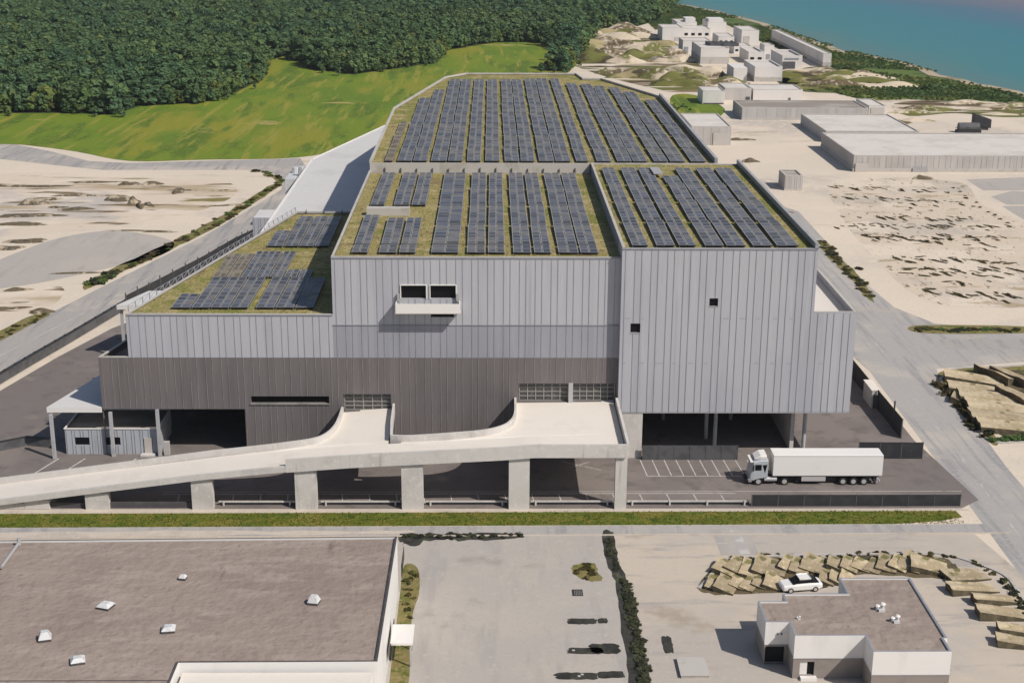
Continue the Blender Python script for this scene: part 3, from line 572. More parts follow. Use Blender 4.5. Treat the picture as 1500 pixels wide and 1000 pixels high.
part('parapet', 'concrete', par([(-12.75, Ym-.3), (-12.6, 166), (-12.3, 161.2)], .9, 1), ramp)
part('parapet', 'concrete', par(back2s, .8, 1), ramp)['label'] = 'rear parapet curving up to the right gates'
fp_ = [(x, yf) for x in np.linspace(-24.2, 15.9, 12)]
part('parapet', 'concrete', lambda m: m.run(fp_, .3, [zd(p[0])-.7 for p in fp_], [zd(p[0])+.95 for p in fp_], side=-1), ramp)['label'] = 'front parapet of the upper ramp'
fl_ = [(x, yf) for x in np.linspace(-90, -24.22, 14)]
part('kerb', 'concrete', lambda m: m.run(fl_, .34, [max(.02, zd(p[0])-.62) for p in fl_], [zd(p[0])+.12 for p in fl_], side=-1), ramp)
part('parapet', 'concrete', lambda m: m.run([(15.9, yf), (15.9, 169.6), (15.9, Ym-1.3)], .3, 6.8, 8.4, side=-1), ramp)
def piers():
    for a, b in ((-48.1, -45.35), (-35.5, -33.0), (-23.25, -20.7), (-10.65, -8.1), (2.05, 4.5), (14.65, 16.04)):
        z = zd((a+b)/2)-.56; zt = min(zd(a), zd(b))-.57
        part('pier', 'concrete', lambda m: m.box(a, b, 155.32, 156.3, 0, zt), ramp)
piers()
part('abutment', 'concrete', lambda m: (m.prism([(-92, 155.45), (-52.4, 155.45), (-52.4, 160.3), (-92, 160.3)], 0, .05), *[m.prism([(a, 155.45), (a+2.9, 155.45), (a+2.9, 160.2), (a, 160.2)], 0, max(.06, zd(a)-.56)) for a in np.arange(-70, -53, 2.93)]), ramp)
part('wall', 'dark_edge', lambda m: m.box(-52.4, -35.6, 155.9, 156.15, 0, .7), ramp)
part('bearing', 'dark_edge', lambda m: m.box(14.5, 16.1, 155.1, 156.3, 6.72, 6.85), ramp) if 0 else None
# ================================================================== SOLAR ARRAYS
MESH = {}
def array_mesh(w, ln, cols, var, dead):
    key = (round(w, 1), round(ln, 1), cols, var, dead)
    if key in MESH: return MESH[key]
    r = random.Random(var*17+cols+int(ln*10)); mb = MB(); rows = max(2, round(ln/1.75))
    zf, zb = .36, .36+.022*ln*.5
    for i in range(cols):
        for j in range(rows):
            a0, a1 = -w/2+w*i/cols+.03, -w/2+w*(i+1)/cols-.03; b0, b1 = ln*j/rows+.035, ln*(j+1)/rows-.035
            t = [r.uniform(-.025, .025) for _ in range(4)]; zz = lambda y: zf+(zb-zf)*y/ln
            q = [(a0, b0, zz(b0)+t[0]), (a1, b0, zz(b0)+t[1]), (a1, b1, zz(b1)+t[2]), (a0, b1, zz(b1)+t[3])]
            e = .085; c = [(a0+e, b0+e), (a1-e, b0+e), (a1-e, b1-e), (a0+e, b1-e)]
            qi = []
            for (x, y) in c:
                u, v = (x-a0)/(a1-a0), (y-b0)/(b1-b0)
                qi.append((x, y, (q[0][2]*(1-u)+q[1][2]*u)*(1-v)+(q[3][2]*(1-u)+q[2][2]*u)*v))
            mb.face(qi, 0)
            for k in range(4): mb.face([q[k], q[(k+1) % 4], qi[(k+1) % 4], qi[k]], 1)
            lo = [(p[0], p[1], p[2]-.16) for p in q]
            for k in range(4): mb.face([lo[k], lo[(k+1) % 4], q[(k+1) % 4], q[k]], 2)
            mb.face(lo[::-1], 2)
    me = mb.build('solar_array', ['solar_dead' if dead else 'solar_glass', 'solar_frame', 'solar_side'])
    d = me.data; bpy.data.objects.remove(me)
    sb = MB()
    for x in (-w/2+.1, w/2-.1):
        sb.box(x-.04, x+.04, .05, ln-.05, .11, .18)
        for y in np.arange(.4, ln, 2.6): sb.box(x-.05, x+.05, y-.05, y+.05, 0, .109)
    so = sb.build('support_frame', 'rail_metal'); sd_ = so.data; bpy.data.objects.remove(so)
    MESH[key] = (d, sd_); return MESH[key]
nvar = 0
def solar(xc, y0, w, ln, z, label, group, cols=2, dead=False, frame=True):
    global nvar; nvar += 1
    d, s_ = array_mesh(w, ln, cols, nvar % 5, dead)
    o = bpy.data.objects.new('solar_array', d); COL.objects.link(o); o.location = (xc, y0, z)
    o.rotation_euler = (0, 0, R(rnd.uniform(-.5, .5)))
    tag(o, label, 'solar panels', group)
    if frame:
        c = bpy.data.objects.new('support_frame', s_); COL.objects.link(c); c.parent = o
def strips(roofname, z, ypx, xs, groups, group, frame=True):
    for i, (a, b, lo, hi) in enumerate(xs):
        xa, xb = g(a, ypx, z+.35)[0], g(b, ypx, z+.35)[0]; k = 0
        gl = [q for q in groups if q[0] >= lo-1.2 and q[0] < hi-2.5]
        for (y0, y1) in gl:
            y1 = min(y1, hi)
            cols = 3 if xb-xa > 3.6 else 2
            solar((xa+xb)/2, y0, xb-xa, y1-y0-.3, z, f'solar array on the {roofname}, {nth(i)} strip from the left, {nth(k)} row from the front', group, cols, False, frame); k += 1
zg = zM-.12; zt_ = zT-.12
mid = [(514, 538.5), (554, 581), (584, 608.7), (631, 671.7), (683.5, 711), (714.6, 740), (751.5, 778.5), (782, 808), (818, 848), (850.5, 876.6)]
Yg = lambda y, z: g(700, y, z)[1]
mg = [(Yg(369.6, zg+.35), Yg(358, zg+.35)), (Yg(357.4, zg+.35), Yg(328, zg+.35)), (Yg(327, zg+.35), Yg(300, zg+.35)), (Yg(299, zg+.35), Yg(274.5, zg+.35)), (Yg(274, zg+.35), Yg(253.5, zg+.35))]
for i, (a, b) in enumerate(mid):
    xa, xb = g(a, 369.5, zg+.35)[0], g(b, 369.5, zg+.35)[0]
    G = mg
    if i < 3: G = [mg[0], (mg[1][0], Yg(320 if i else 316, zg+.35)), (Yg(300, zg+.35), mg[3][1]), mg[4]]
    for k, (y0, y1) in enumerate(G):
        solar((xa+xb)/2, y0, xb-xa, y1-y0-.28, zg, f'solar array on middle roof, {nth(i)} strip from left, {nth(k)} row from front', 'solar arrays on the middle roof', 3 if xb-xa > 3.6 else 2)
tow = [(925.5, 949.5), (961, 988.5), (994, 1019.4), (1032, 1060), (1063.5, 1092), (1102, 1131), (1137, 1169)]
tg = [(Yg(359, zT+.2), Yg(323, zT+.2)), (Yg(322, zT+.2), Yg(293.5, zT+.2)), (Yg(292.5, zT+.2), Yg(268.5, zT+.2)), (Yg(267.8, zT+.2), Yg(246, zT+.2))]
for i, (a, b) in enumerate(tow):
    xa, xb = g(a, 358.6, zT+.2)[0], g(b, 358.6, zT+.2)[0]
    for k, (y0, y1) in enumerate(tg):
        if i == 3 and k == 3: y1 -= 6.5
        solar((xa+xb)/2, y0, xb-xa, y1-y0-.28, zt_, f'solar array on tower roof, {nth(i)} strip from left, {nth(k)} row from front', 'solar arrays on the tower roof')
rear = [(581.6, 603.3, 144), (605, 625.8, 132), (631, 654.4, 117), (656, 677.8, 117), (683.8, 704.6, 117), (710.7, 732.4, 117), (739.3, 761, 117), (762.7, 783.5, 117), (789.6, 812.2, 116), (814, 836.4, 115), (844, 862.5, 115), (874, 895.4, 122), (904, 925.3, 123), (927, 948.5, 124), (958, 978.5, 128), (981.4, 1003.6, 134), (1012, 1033.6, 146)]
y0r = Yg(236, zT+.2); rg = [(y0r+i*14.1, y0r+i*14.1+13.8) for i in range(9)]
for i, (a, b, tp) in enumerate(rear):
    xa, xb = g(a, 236, zT+.2)[0], g(b, 236, zT+.2)[0]; hi = Yg(tp, zT+.2)
    for k, (y0, y1) in enumerate(rg):
        y1 = min(y1, hi)
        if y1-y0 < 3: continue
        solar((xa+xb)/2, y0, xb-xa, y1-y0-.28, zt_, f'solar array on rear roof, {nth(i)} strip from left, {nth(k)} row from front', 'solar arrays on the rear roof', frame=False)
xa, xb = g(563, 236, zT+.2)[0], g(575, 236, zT+.2)[0]
for k in range(3): solar((xa+xb)/2, y0r+k*14.1, xb-xa, 13.5, zt_, f'browned solar array at the left edge of the rear roof, {nth(k)} from the front', 'solar arrays on the rear roof', 1, True, False)
# low roof: slanted blocks
zl_ = zL-.12
def lowblock(x0p, x1p, ybot, ytop, n, name, dead=()):
    xa, xb = g(x0p, ybot, zl_+.35)[0], g(x1p, ybot, zl_+.35)[0]; ya, yb = Yg(ybot, zl_+.35), Yg(ytop, zl_+.35); w = (xb-xa)/n
    for i in range(n):
        solar(xa+w*(i+.5), ya, w-.12, yb-ya, zl_, f'{"browned" if i in dead else "dark"} solar array on the low left roof, {name}, {nth(i)} from the left', 'solar arrays on the low left roof', 2, i in dead)
lowblock(249, 279, 450.5, 431, 1, 'front left corner'); lowblock(279, 363.5, 450.5, 408, 3, 'front left block'); lowblock(373, 460, 450.5, 408, 3, 'front right block')
lowblock(310, 351, 406, 373, 2, 'middle row left end', (0, 1)); lowblock(352, 414, 406, 370, 3, 'middle row centre'); lowblock(415, 455, 406, 395, 2, 'middle row right end')
lowblock(390, 414, 360.5, 339, 1, 'back row left end'); lowblock(415, 482, 360.5, 319, 3, 'back row')
# ================================================================== FENCES, CABIN, TRUCK
def panel_fence(name, label, p0, p1, h, n, m='black_panel', z0=.03, th_=.08):
    p0 = Vector(p0); p1 = Vector(p1); u = (p1-p0).normalized(); nn = Vector((-u.y, u.x))
    t = thing(name, label, 'fence', (p0.x, p0.y, 0))
    mb = MB(); Ln = (p1-p0).length
    for i in range(n):
        a, b = p0+u*(Ln*i/n+.06), p0+u*(Ln*(i+1)/n-.06); c = (a+b)/2
        mb.obox(c, u, nn, (b-a).length/2, th_/2, z0, h-.01)
    mb.build('panel', m, t)
    for i in range(n+1):
        c = p0+u*Ln*i/n; pb = MB(); pb.obox(c, u, nn, .055, .07, 0, h+.05); pb.build('post', 'grey_fence', t)
    return t
panel_fence('panel_fence', 'long low black panel fence between the grass verge and the truck', (31.2, 156.2), (56.3, 156.2), 1.5, 8)
panel_fence('panel_fence', 'black panel fence right behind the trailer of the truck', (47.8, 171.4), (56.1, 171.3), 2.3, 3)
panel_fence('panel_fence', 'dark see-through looking fence in front of the loading bay', (19.6, 171.0), (31.9, 171.0), 2.0, 6, 'grey_fence')
panel_fence('panel_fence', 'tall black screen fence along the road right of the building', (55.4, 178.6), (55.2, 190.4), 2.8, 3)
panel_fence('panel_fence', 'black screen fence behind the pale kiosk at the right side road', (55.1, 195.6), (54.8, 222), 2.8, 6)
k = thing('kiosk', 'small pale kiosk standing between the black roadside screens', 'kiosk', (54.6, 191, 0))
part('wall', 'concrete', lambda m: m.box(54.4, 55.5, 190.6, 195.3, 0, 2.6), k); part('roof', 'deck', lambda m: m.box(54.3, 55.6, 190.55, 195.4, 2.601, 2.7), k)
part('door', 'grey_fence', lambda m: m.box(54.6, 55.3, 190.54, 190.598, .05, 2.0), k)
bol = thing('bollard', 'short dark post on the verge beside the tall black screen', 'bollard', (57, 188, 0)); part('shaft', 'black_panel', lambda m: m.tube((57, 188, 0), (57, 188, 1.9), .12), bol); part('cap', 'grey_fence', lambda m: m.tube((57, 188, 1.901), (57, 188, 2.0), .14), bol)
# left boundary: low dark retaining fence with ragged panels
lf = [g2(*p) for p in ((-40, 585), (0, 562), (50, 532), (100, 503), (150, 473), (185, 452))]
t = thing('boundary_wall', 'dark boundary wall between the left road and the asphalt yard', 'wall', (*lf[1], 0))
part('wall', 'grey_fence', lambda m: m.run(lf, .4, 0, 1.5), t); part('coping', 'black_panel', lambda m: m.run(lf, .5, 1.501, 1.65), t)
for q in range(18):
    tt = q/17*(len(lf)-1.001); i = int(tt); a, b = Vector(lf[i]), Vector(lf[i+1]); c = a+(b-a)*(tt-i); part('post', 'black_panel', lambda m: m.box(c.x-.12, c.x+.12, c.y-.35, c.y-.22, 0, 1.85), t)
lf2 = [g2(*p) for p in ((186, 452), (240, 424), (300, 392), (345, 365), (372, 352))]
t = thing('boundary_fence', 'dark slatted fence along the left road behind the low roof', 'fence', (*lf2[0], 0))
part('panel', 'black_panel', lambda m: m.run(lf2, .15, .02, 2.4), t)
for q in range(14):
    tt = q/13*(len(lf2)-1.001); i = int(tt); a, b = Vector(lf2[i]), Vector(lf2[i+1]); c = a+(b-a)*(tt-i); part('post', 'grey_fence', lambda m: m.box(c.x-.1, c.x+.1, c.y-.3, c.y-.12, 0, 2.6+.5*rnd.random()), t)
lf3 = [g2(*p) for p in ((-40, 690), (0, 660), (40, 652), (75, 655))]
t = thing('boundary_wall', 'low dark wall by the ramp foot at the left edge', 'wall', (*lf3[1], 0)); part('wall', 'grey_fence', lambda m: m.run(lf3, .3, 0, 1.2), t); part('coping', 'black_panel', lambda m: m.run(lf3, .4, 1.201, 1.3), t)
# cabin
cb = thing('site_cabin', 'pale blue-grey site cabin with two dark windows under the left canopy', 'cabin', (-49, 173.1, 0))
def cabin(m):
    m.wall((-55.4, 173.05), (-43.4, 173.05), 0, 3.5, [(1.2, 3.1, 1.3, 2.35), (5.1, 7.1, 1.3, 2.35)], rib=.55, rw=.07, rd=.06, reveal=.12)
    m.wall((-55.4, 181), (-55.4, 173.05), 0, 3.5, rib=.55, rw=.07, rd=.06); m.wall((-43.4, 173.05), (-43.4, 181), 0, 3.5, rib=.55, rw=.07, rd=.06); m.wall((-43.4, 181), (-55.4, 181), 0, 3.5, rib=0)
part('wall', ['cabin_wall', 'trim', 'trim'], cabin, cb)
part('roof', 'far_dark_roof', lambda m: m.box(-55.3, -43.5, 173.15, 180.9, 3.0, 3.2), cb)
part('roof_trim', 'white_metal', lambda m: m.run([(-55.4, 173.05), (-43.4, 173.05), (-43.4, 181), (-55.4, 181)], .18, 3.501, 3.62, closed=True), cb)
for a in (-54.2, -50.3): part('window', 'glass_dark', lambda m: m.box(a-.05, a+2.0, 173.16, 173.22, 1.25, 2.4), cb)
part('door', 'coping', lambda m: m.box(-45.2, -44.2, 172.9, 172.98, .05, 2.3), cb)
part('step', 'concrete', lambda m: m.box(-45.6, -43.8, 172.0, 172.88, 0, .25), cb)
lk = thing('locker', 'grey steel locker standing at the right end of the site cabin', 'locker', (-42.2, 172.6, 0)); part('body', 'skirt_grey', lambda m: m.box(-42.6, -41.9, 172.4, 173, .1, 1.9), lk); part('foot', 'chassis', lambda m: (m.box(-42.55, -42.4, 172.45, 172.95, 0, .099), m.box(-42.1, -41.95, 172.45, 172.95, 0, .099)), lk)
# truck with trailer (front towards the left)
tx0 = g(1129, 706)[0]; tx1 = tx0+13.6; ty = g(1129, 708)[1]-.55; tyb = ty+2.55
trk = thing('articulated_truck', 'white articulated truck with a long plain box trailer in the asphalt yard', 'truck', (tx0+4, ty+1.2, 0))
def ring(x, y0, y1, z0, z1, r=.12):
    return [(x, y0+r, z0), (x, y1-r, z0), (x, y1, z0+r), (x, y1, z1-r), (x, y1-r, z1), (x, y0+r, z1), (x, y0, z1-r), (x, y0, z0+r)]
part('trailer_body', 'truck_white', lambda m: m.loft([ring(tx0, ty, tyb, 1.25, 3.98, .05), ring(tx1, ty, tyb, 1.25, 3.98, .05)]), trk)
part('roof_rail', 'skirt_grey', lambda m: (m.box(tx0+.02, tx1-.02, ty-.025, ty-.003, 3.86, 3.93), m.box(tx0+.02, tx1-.02, ty-.025, ty-.003, 1.27, 1.36), m.box(tx1+.003, tx1+.03, ty+.05, tyb-.05, 1.3, 1.4)), trk)
part('chassis', 'chassis', lambda m: (m.box(tx0+.3, tx1-.2, ty+.7, ty+.95, .8, 1.24), m.box(tx0+.3, tx1-.2, ty+1.6, ty+1.85, .8, 1.24), m.box(tx0-3.4, tx0+3.2, ty+.7, ty+1.85, .55, .79), m.box(tx1-1.0, tx1-.7, ty+.1, tyb-.1, .55, 1.0), m.box(tx0+1.0, tx1-3.9, ty+1.1, ty+1.4, .55, 1.2)), trk)
part('side_skirt', 'skirt_grey', lambda m: (m.box(tx0+3.6, tx0+6.6, ty+.03, ty+.1, .55, 1.15), m.box(tx0+3.6, tx0+6.6, tyb-.1, tyb-.03, .55, 1.15)), trk)
part('fuel_tank', 'rim', lambda m: m.tube((tx0-1.0, ty+.38, .72), (tx0+.55, ty+.38, .72), .3, n=14), trk)
part('mudguard', 'skirt_grey', lambda m: (m.box(tx1-.62, tx1-.5, ty+.05, ty+.45, .35, 1.0), m.box(tx1-.62, tx1-.5, tyb-.45, tyb-.05, .35, 1.0)), trk)
def cabm(m):
    cx = tx0-2.55
    m.loft([ring(cx-.30, ty+.10, tyb-.10, .45, 1.5, .16), ring(cx-.16, ty+.03, tyb-.03, .45, 2.0, .18), ring(cx+.12, ty, tyb, .5, 3.15, .2), ring(cx+.9, ty, tyb, .75, 3.35, .2), ring(cx+1.9, ty, tyb, .95, 3.35, .16)])
cab = part('cab', 'cab_paint', cabm, trk)
part('windscreen', 'glass_dark', lambda m: m.face([(tx0-2.72, ty+.22, 1.85), (tx0-2.455, ty+.22, 2.95), (tx0-2.455, tyb-.22, 2.95), (tx0-2.72, tyb-.22, 1.85)][::-1]), cab)
part('side_window', 'glass_dark', lambda m: (m.box(tx0-2.25, tx0-1.45, ty-.02, ty-.004, 2.0, 2.75), m.box(tx0-2.25, tx0-1.45, tyb+.004, tyb+.02, 2.0, 2.75)), cab)
part('air_deflector', 'truck_white', lambda m: m.loft([ring(tx0-2.3, ty+.35, tyb-.35, 3.3, 3.45, .05), ring(tx0-1.6, ty+.2, tyb-.2, 3.3, 3.85, .12), ring(tx0-.85, ty+.15, tyb-.15, 3.3, 3.9, .12)]), cab)
part('sun_visor', 'truck_white', lambda m: m.box(tx0-2.85, tx0-2.5, ty+.1, tyb-.1, 3.0, 3.12), cab)
part('bumper', 'skirt_grey', lambda m: m.loft([ring(tx0-2.98, ty+.12, tyb-.12, .35, .85, .1), ring(tx0-2.6, ty-.01, tyb+.01, .35, .9, .1)]), cab)
for yy in (ty+.2, tyb-.55): part('headlight', 'lamp_clear', lambda m: m.box(tx0-3.0, tx0-2.9, yy, yy+.35, .62, .82), cab)
for yy in (ty-.28, tyb+.06): part('mirror', 'chassis', lambda m: m.box(tx0-2.55, tx0-2.4, yy, yy+.22, 2.0, 2.75), cab)
part('stripe', 'glass_dark', lambda m: m.face([(tx0-1.35, ty-.006, 2.7), (tx0-1.0, ty-.006, 1.6), (tx0-.75, ty-.006, 2.75)]), cab)
for wx in (tx0-1.75, tx0+1.6, tx1-2.0, tx1-3.3, tx1-4.6) if 0 else (tx0-1.75, tx0+1.5, tx1-2.2, tx1-3.5, tx1-4.8):
    for side in (0, 1):
        a, b = (ty+.02, ty+.36) if not side else (tyb-.36, tyb-.02)
        w = part('wheel', 'tyre', lambda m: m.tube((wx, a, .5), (wx, b, .5), .5, n=20), trk)
        c = a-.015 if not side else b+.015
        part('rim', 'rim', lambda m: m.tube((wx, c, .5), (wx, c+(.02 if side else -.02)*-1, .5), .3, n=14), w)
part('landing_leg', 'chassis', lambda m: (m.box(tx0+3.05, tx0+3.2, ty+.4, ty+.55, 0.05, 1.2), m.box(tx0+3.05, tx0+3.2, tyb-.55, tyb-.4, .05, 1.2)), trk)
part('underrun_bar', 'skirt_grey', lambda m: m.box(tx1-.3, tx1-.15, ty+.1, tyb-.1, .45, .6), trk)
# roadside barrier under the ramp front
gb = thing('guard_barrier', 'low pale guard barrier between the ramp piers and the parking stalls', 'barrier', (-10, 156.5, 0))
for (a, b) in ((-32.6, -23.5), (-20.4, -10.9), (-7.9, 1.9), (4.7, 14.5), (16.3, 31.0)):
    part('rail', 'concrete', lambda m: m.box(a, b, 156.5, 156.62, .42, .62), gb)
    part('rail', 'grey_fence', lambda m: m.box(a, b, 156.7, 156.95, .05, .35), gb)
    n = max(2, int((b-a)/3.5)); 
    for i in range(n): x = a+.6+(b-a-1.2)*i/(n-1); part('post', 'concrete', lambda m: (m.box(x-.1, x+.1, 156.38, 156.49, 0, .66)), gb)
# ================================================================== OTHER BUILDINGS
# flat-roofed hall at the lower left
zR = 6.4
fl = thing('flat_roof_hall', 'wide flat-roofed hall with a brown roof in the lower left corner', 'building', (-30, 110, 0))
part('roof', 'brown_roof', lambda m: m.prism([(-75, 88), (-27.1, 88), (-27.1, 109.5), (-10.15, 109.5), (-10.0, 133.9), (-75, 132.6)], zR-.5, zR-.15), fl)
part('parapet', ['white_wall', 'dark_edge'], lambda m: m.run([(-75, 132.9), (-9.75, 134.25), (-9.85, 109.0), (-27.0, 108.9), (-27.0, 88)], .20, 0.02, zR, side=-1, mt=1), fl)
part('gutter', 'dark_edge', lambda m: (m.run([(-10.0, 133.95), (-10.09, 109.3)], .05, zR-.14, zR-.02, side=-1)), fl)
xq = g2(265, 968, zR)
part('lower_roof', ['white_wall', 'deck'], lambda m: m.prism([(-26.6, 88), (-10.4, 88), (-10.3, 108.55), (-26.6, 108.55)], 0.02, 5.6, 0, 1), fl)
part('seam_strip', ['dark_edge'], lambda m: m.run([(-75, 106.2), (-27.2, 106.2)], .08, zR-.149, zR-.11), fl)
ax, ay = g2(592, 945)
part('porch', ['white_metal'], lambda m: m.box(-9.5, -7.4, g2(592, 942, 2.6)[1], g2(592, 914, 2.6)[1], 2.4, 2.62), fl)['label'] = 'small white porch roof over the side entrance'
part('porch_post', 'steel_post', lambda m: [m.box(-7.7, -7.55, y, y+.15, 0, 2.39) for y in (g2(592, 942, 2.6)[1]+.2, g2(592, 914, 2.6)[1]-.4)], fl)
for (p, q) in ((940, 985), (832, 860)): 
    y0, y1 = g2(580, q)[1], g2(580, p)[1]; part('window', 'glass_dark', lambda m: (m.box(-9.49, -9.44, min(y0, y1), max(y0, y1), 1.2, 2.6)), fl)
part('roof_pipe', 'trim', lambda m: (m.tube((*g2(2, 833, zR), zR+.2), (*g2(28, 797, zR), zR+.2), .16), m.tube((*g2(28, 797, zR), zR-.1), (*g2(28, 797, zR), zR+.7), .2)), fl)
sk = [(155, 881, 1.15, 'large white roof light near the back of the brown roof'), (66, 928, 1.0, 'tilted white roof light nearest the left edge'), (114, 961, 1.1, 'white roof light closest to the bottom left'), (247, 915, 1.1, 'white roof light in the middle of the brown roof'), (268, 840, .6, 'small white vent pipe cowl at the back of the brown roof'), (460, 875, .9, 'pointed white roof light at the right of the brown roof')]
for i, (px, py, s, lb) in enumerate(sk):
    x, y = g2(px, py+6, zR); rz = rnd.uniform(-.4, .4)
    s *= .85; t = thing('roof_light', lb, 'roof light', (x, y, zR-.15), 'roof lights on the brown flat roof', rz); OFF[t.name] = (0, 0, 0)
    part('curb', 'dark_edge', lambda m: m.box(-.62*s, .62*s, -.62*s, .62*s, 0, .25), t)
    def dome(m):
        a = .66*s; h = .3 if i not in (1, 5) else .62
        b = [(-a, -a, .251), (a, -a, .251), (a, a, .251), (-a, a, .251)]; c = [(-a*.55, -a*.55, .25+h), (a*.5, -a*.5, .25+h), (a*.5, a*.55, .2+h), (-a*.55, a*.55, .2+h)]
        m.face(c)
        for k in range(4): m.face([b[k], b[(k+1) % 4], c[(k+1) % 4], c[k]])
    part('dome', 'dome', dome, t)
# small stepped building at the lower right
zs_ = 4.43
sb = thing('small_office', 'small stepped white office with a brown flat roof in the lower right', 'building', (33, 116, 0))
plan = [(25.86, 123.66), (25.86, 119.4), (28.1, 119.4), (28.1, 116.83), (34.63, 116.83), (34.63, 113.85), (41.75, 113.85), (41.75, 116.3), (42.1, 116.3), (42.1, 128.55), (34.95, 128.55), (34.95, 125.2), (28.55, 125.2), (28.55, 123.66)]
part('roof', 'brown_roof', lambda m: m.face([(x, y, zs_-.14) for x, y in plan]), sb)
n_ = len(plan)
def swall(zl, zh, idx, holes={}):
    m = MB()
    for i in idx: m.wall(plan[i], plan[(i+1) % n_], zl, zh, holes.get(i, []), rib=0, reveal=.3, mh=0)
    return m
dh_ = {3: [(.65, 2.0, .35, 1.75)], 1: [(.1, 1.95, 0.01, 1.9)]}
swall(2.1, zs_-.12, range(n_)).build('wall', ['white_wall'], sb)['label'] = 'white upper wall'
swall(0, 2.1, range(n_), dh_).build('wall', ['brown_wall'], sb)['label'] = 'brown lower wall'
part('parapet', ['white_wall', 'seam'], lambda m: m.run(plan, .2, zs_-.119, zs_+.04, side=1, closed=True, mt=1), sb)
part('trim', 'trim', lambda m: m.run(plan, .05, 2.07, 2.13, side=-1, closed=True), sb)
dr = part('door', 'glass_dark', lambda m: m.box(28.72, 30.15, 117.05, 117.12, .3, 1.8), sb); part('leaf', 'white_metal', lambda m: m.box(28.76, 29.45, 116.95, 117.04, .36, 1.74), dr)
part('step', 'white_metal', lambda m: m.box(28.8, 30.3, 116.3, 116.82, 0, .3), sb)
part('recess', 'dark_room', lambda m: m.box(25.98, 27.98, 119.9, 120.0, 0.02, 2.05), sb)
part('wall_lamp', 'dark_edge', lambda m: (m.box(27.0, 27.12, 119.25, 119.39, 3.2, 3.35), m.box(27.35, 27.47, 119.25, 119.39, 3.2, 3.35)), sb)
for (px, py, s, lb) in ((1290, 888, .55, 'cluster of white vents in the middle of the small brown roof'), (1312, 905, .5, 'white vent cluster nearer the front of the small brown roof'), (1170, 901, .22, 'tiny white vent on the left arm of the small brown roof')):
    x, y = g2(px, py+3, zs_); t = thing('roof_vent', lb, 'vent', (x, y, zs_-.14), 'vents on the small brown roof'); OFF[t.name] = (0, 0, 0)
    part('duct', 'dome', lambda m: (m.tube((-.6*s, 0, 0), (-.6*s, 0, .8*s), .3*s), m.tube((.4*s, .3*s, 0), (.4*s, .3*s, 1.0*s), .35*s), m.box(-.5*s, .6*s, -.8*s, -.35*s, 0, .5*s)), t)
    part('cowl', 'white_metal', lambda m: (m.tube((-.6*s, 0, .8*s), (-.6*s, 0, 1.0*s), .5*s, .3*s), m.tube((.4*s, .3*s, 1.0*s), (.4*s, .3*s, 1.25*s), .55*s, .3*s)), t)
# far buildings
def far(label, xl, xr, yb, yt, depth, cat='building', name='warehouse', wallm='far_white', roofm='far_roof', group=None, para=.0, extra=None, rib=0, lo=None, rot=0):
    a, b = g2(xl, yb), g2(xr, yb); Y = (a[1]+b[1])/2; x0, x1 = a[0], b[0]
    h = onY((xl+xr)/2, yt, Y)[2]; t = thing(name, label, cat, ((x0+x1)/2, Y, 0), group)
    m = MB()
    P = [(x0, Y), (x1, Y), (x1, Y+depth), (x0, Y+depth)]
    if rot:
        c = Vector(((x0+x1)/2, Y)); P = [tuple(c+Matrix.Rotation(rot, 2)@(Vector(p)-c)) for p in P]
    for i in range(4): m.wall(P[i], P[(i+1) % 4], 0, h, rib=rib, rw=.18, rd=.05)
    m.build('wall', [wallm, 'far_clad'], t)
    r = MB(); cx, cy = sum(p[0] for p in P)/4, sum(p[1] for p in P)/4
    Q = [(p[0]+(-.12 if p[0] > cx else .12), p[1]+(-.12 if p[1] > cy else .12)) for p in P]
    r.prism(Q, h-.4, h-.08); r.build('roof', roofm, t)
    pr = MB(); pr.run(P, .4, h+.001, h+.18+para, side=1, closed=True); pr.build('parapet', wallm if para else 'coping', t)
    if lo:
        q = MB(); q.run([P[3], P[0], P[1], P[2]], .12, .02, h*lo, side=-1); q.build('plinth', 'coping', t)
    if extra: extra(t, x0, x1, Y, h, depth)
    return t, x0, x1, Y, h
def winrow(n, z0=.35, z1=.6):
    def f(t, x0, x1, Y, h, d):
        for i in range(n):
            a = x0+(x1-x0)*(i+.25)/n; part('window', 'glass_dark', lambda m: m.box(a, a+(x1-x0)/n*.5, Y-.12, Y-.03, h*z0, h*z1), t)
    return f
def bigdoor(u0, u1, top=.6, m_='seam'):
    def f(t, x0, x1, Y, h, d): part('door', m_, lambda m: m.box(x0+(x1-x0)*u0, x0+(x1-x0)*u1, Y-.2, Y-.13, .03, h*top), t)
    return f
def topbox(u0, u1, v0, v1, hh):
    def f(t, x0, x1, Y, h, d): part('roof_box', 'far_white', lambda m: m.box(x0+(x1-x0)*u0, x0+(x1-x0)*u1, Y+d*v0, Y+d*v1, h-.1, h+hh), t)
    return f
GC = 'white buildings near the shore'
far('tall blank white block at the left of the shore cluster', 970, 1000, 60.6, 41.4, 22, name='white_block', group=GC, extra=bigdoor(.6, .85, .3, 'coping'))
far('white block behind the tall blank one with a raised roof box', 991, 1020, 52, 33, 22, name='white_block', group=GC, extra=topbox(.45, .95, .1, .6, 2))
far('low pale hall between the two rear white blocks', 1000, 1040, 57, 43, 20, name='white_block', group=GC, extra=winrow(4))
far('white cube with a ridged top standing at the rear of the cluster', 1036, 1063, 53, 33, 20, name='white_block', group=GC, extra=topbox(.1, .9, .2, .8, 1.5))
far('right rear white block with a dark shaded left side', 1086, 1111, 66, 45, 26, name='white_block', group=GC, extra=topbox(.5, 1, .05, .5, -.02) if 0 else bigdoor(.1, .45, .6, 'coping'))
far('small white hall in the middle of the shore cluster', 1052, 1075, 68, 54, 20, name='white_block', group=GC, extra=winrow(3))
far('white wall-like block behind the wide front hall', 1000, 1040, 78, 60, 16, name='white_block', group=GC, extra=bigdoor(.05, .2, .5))
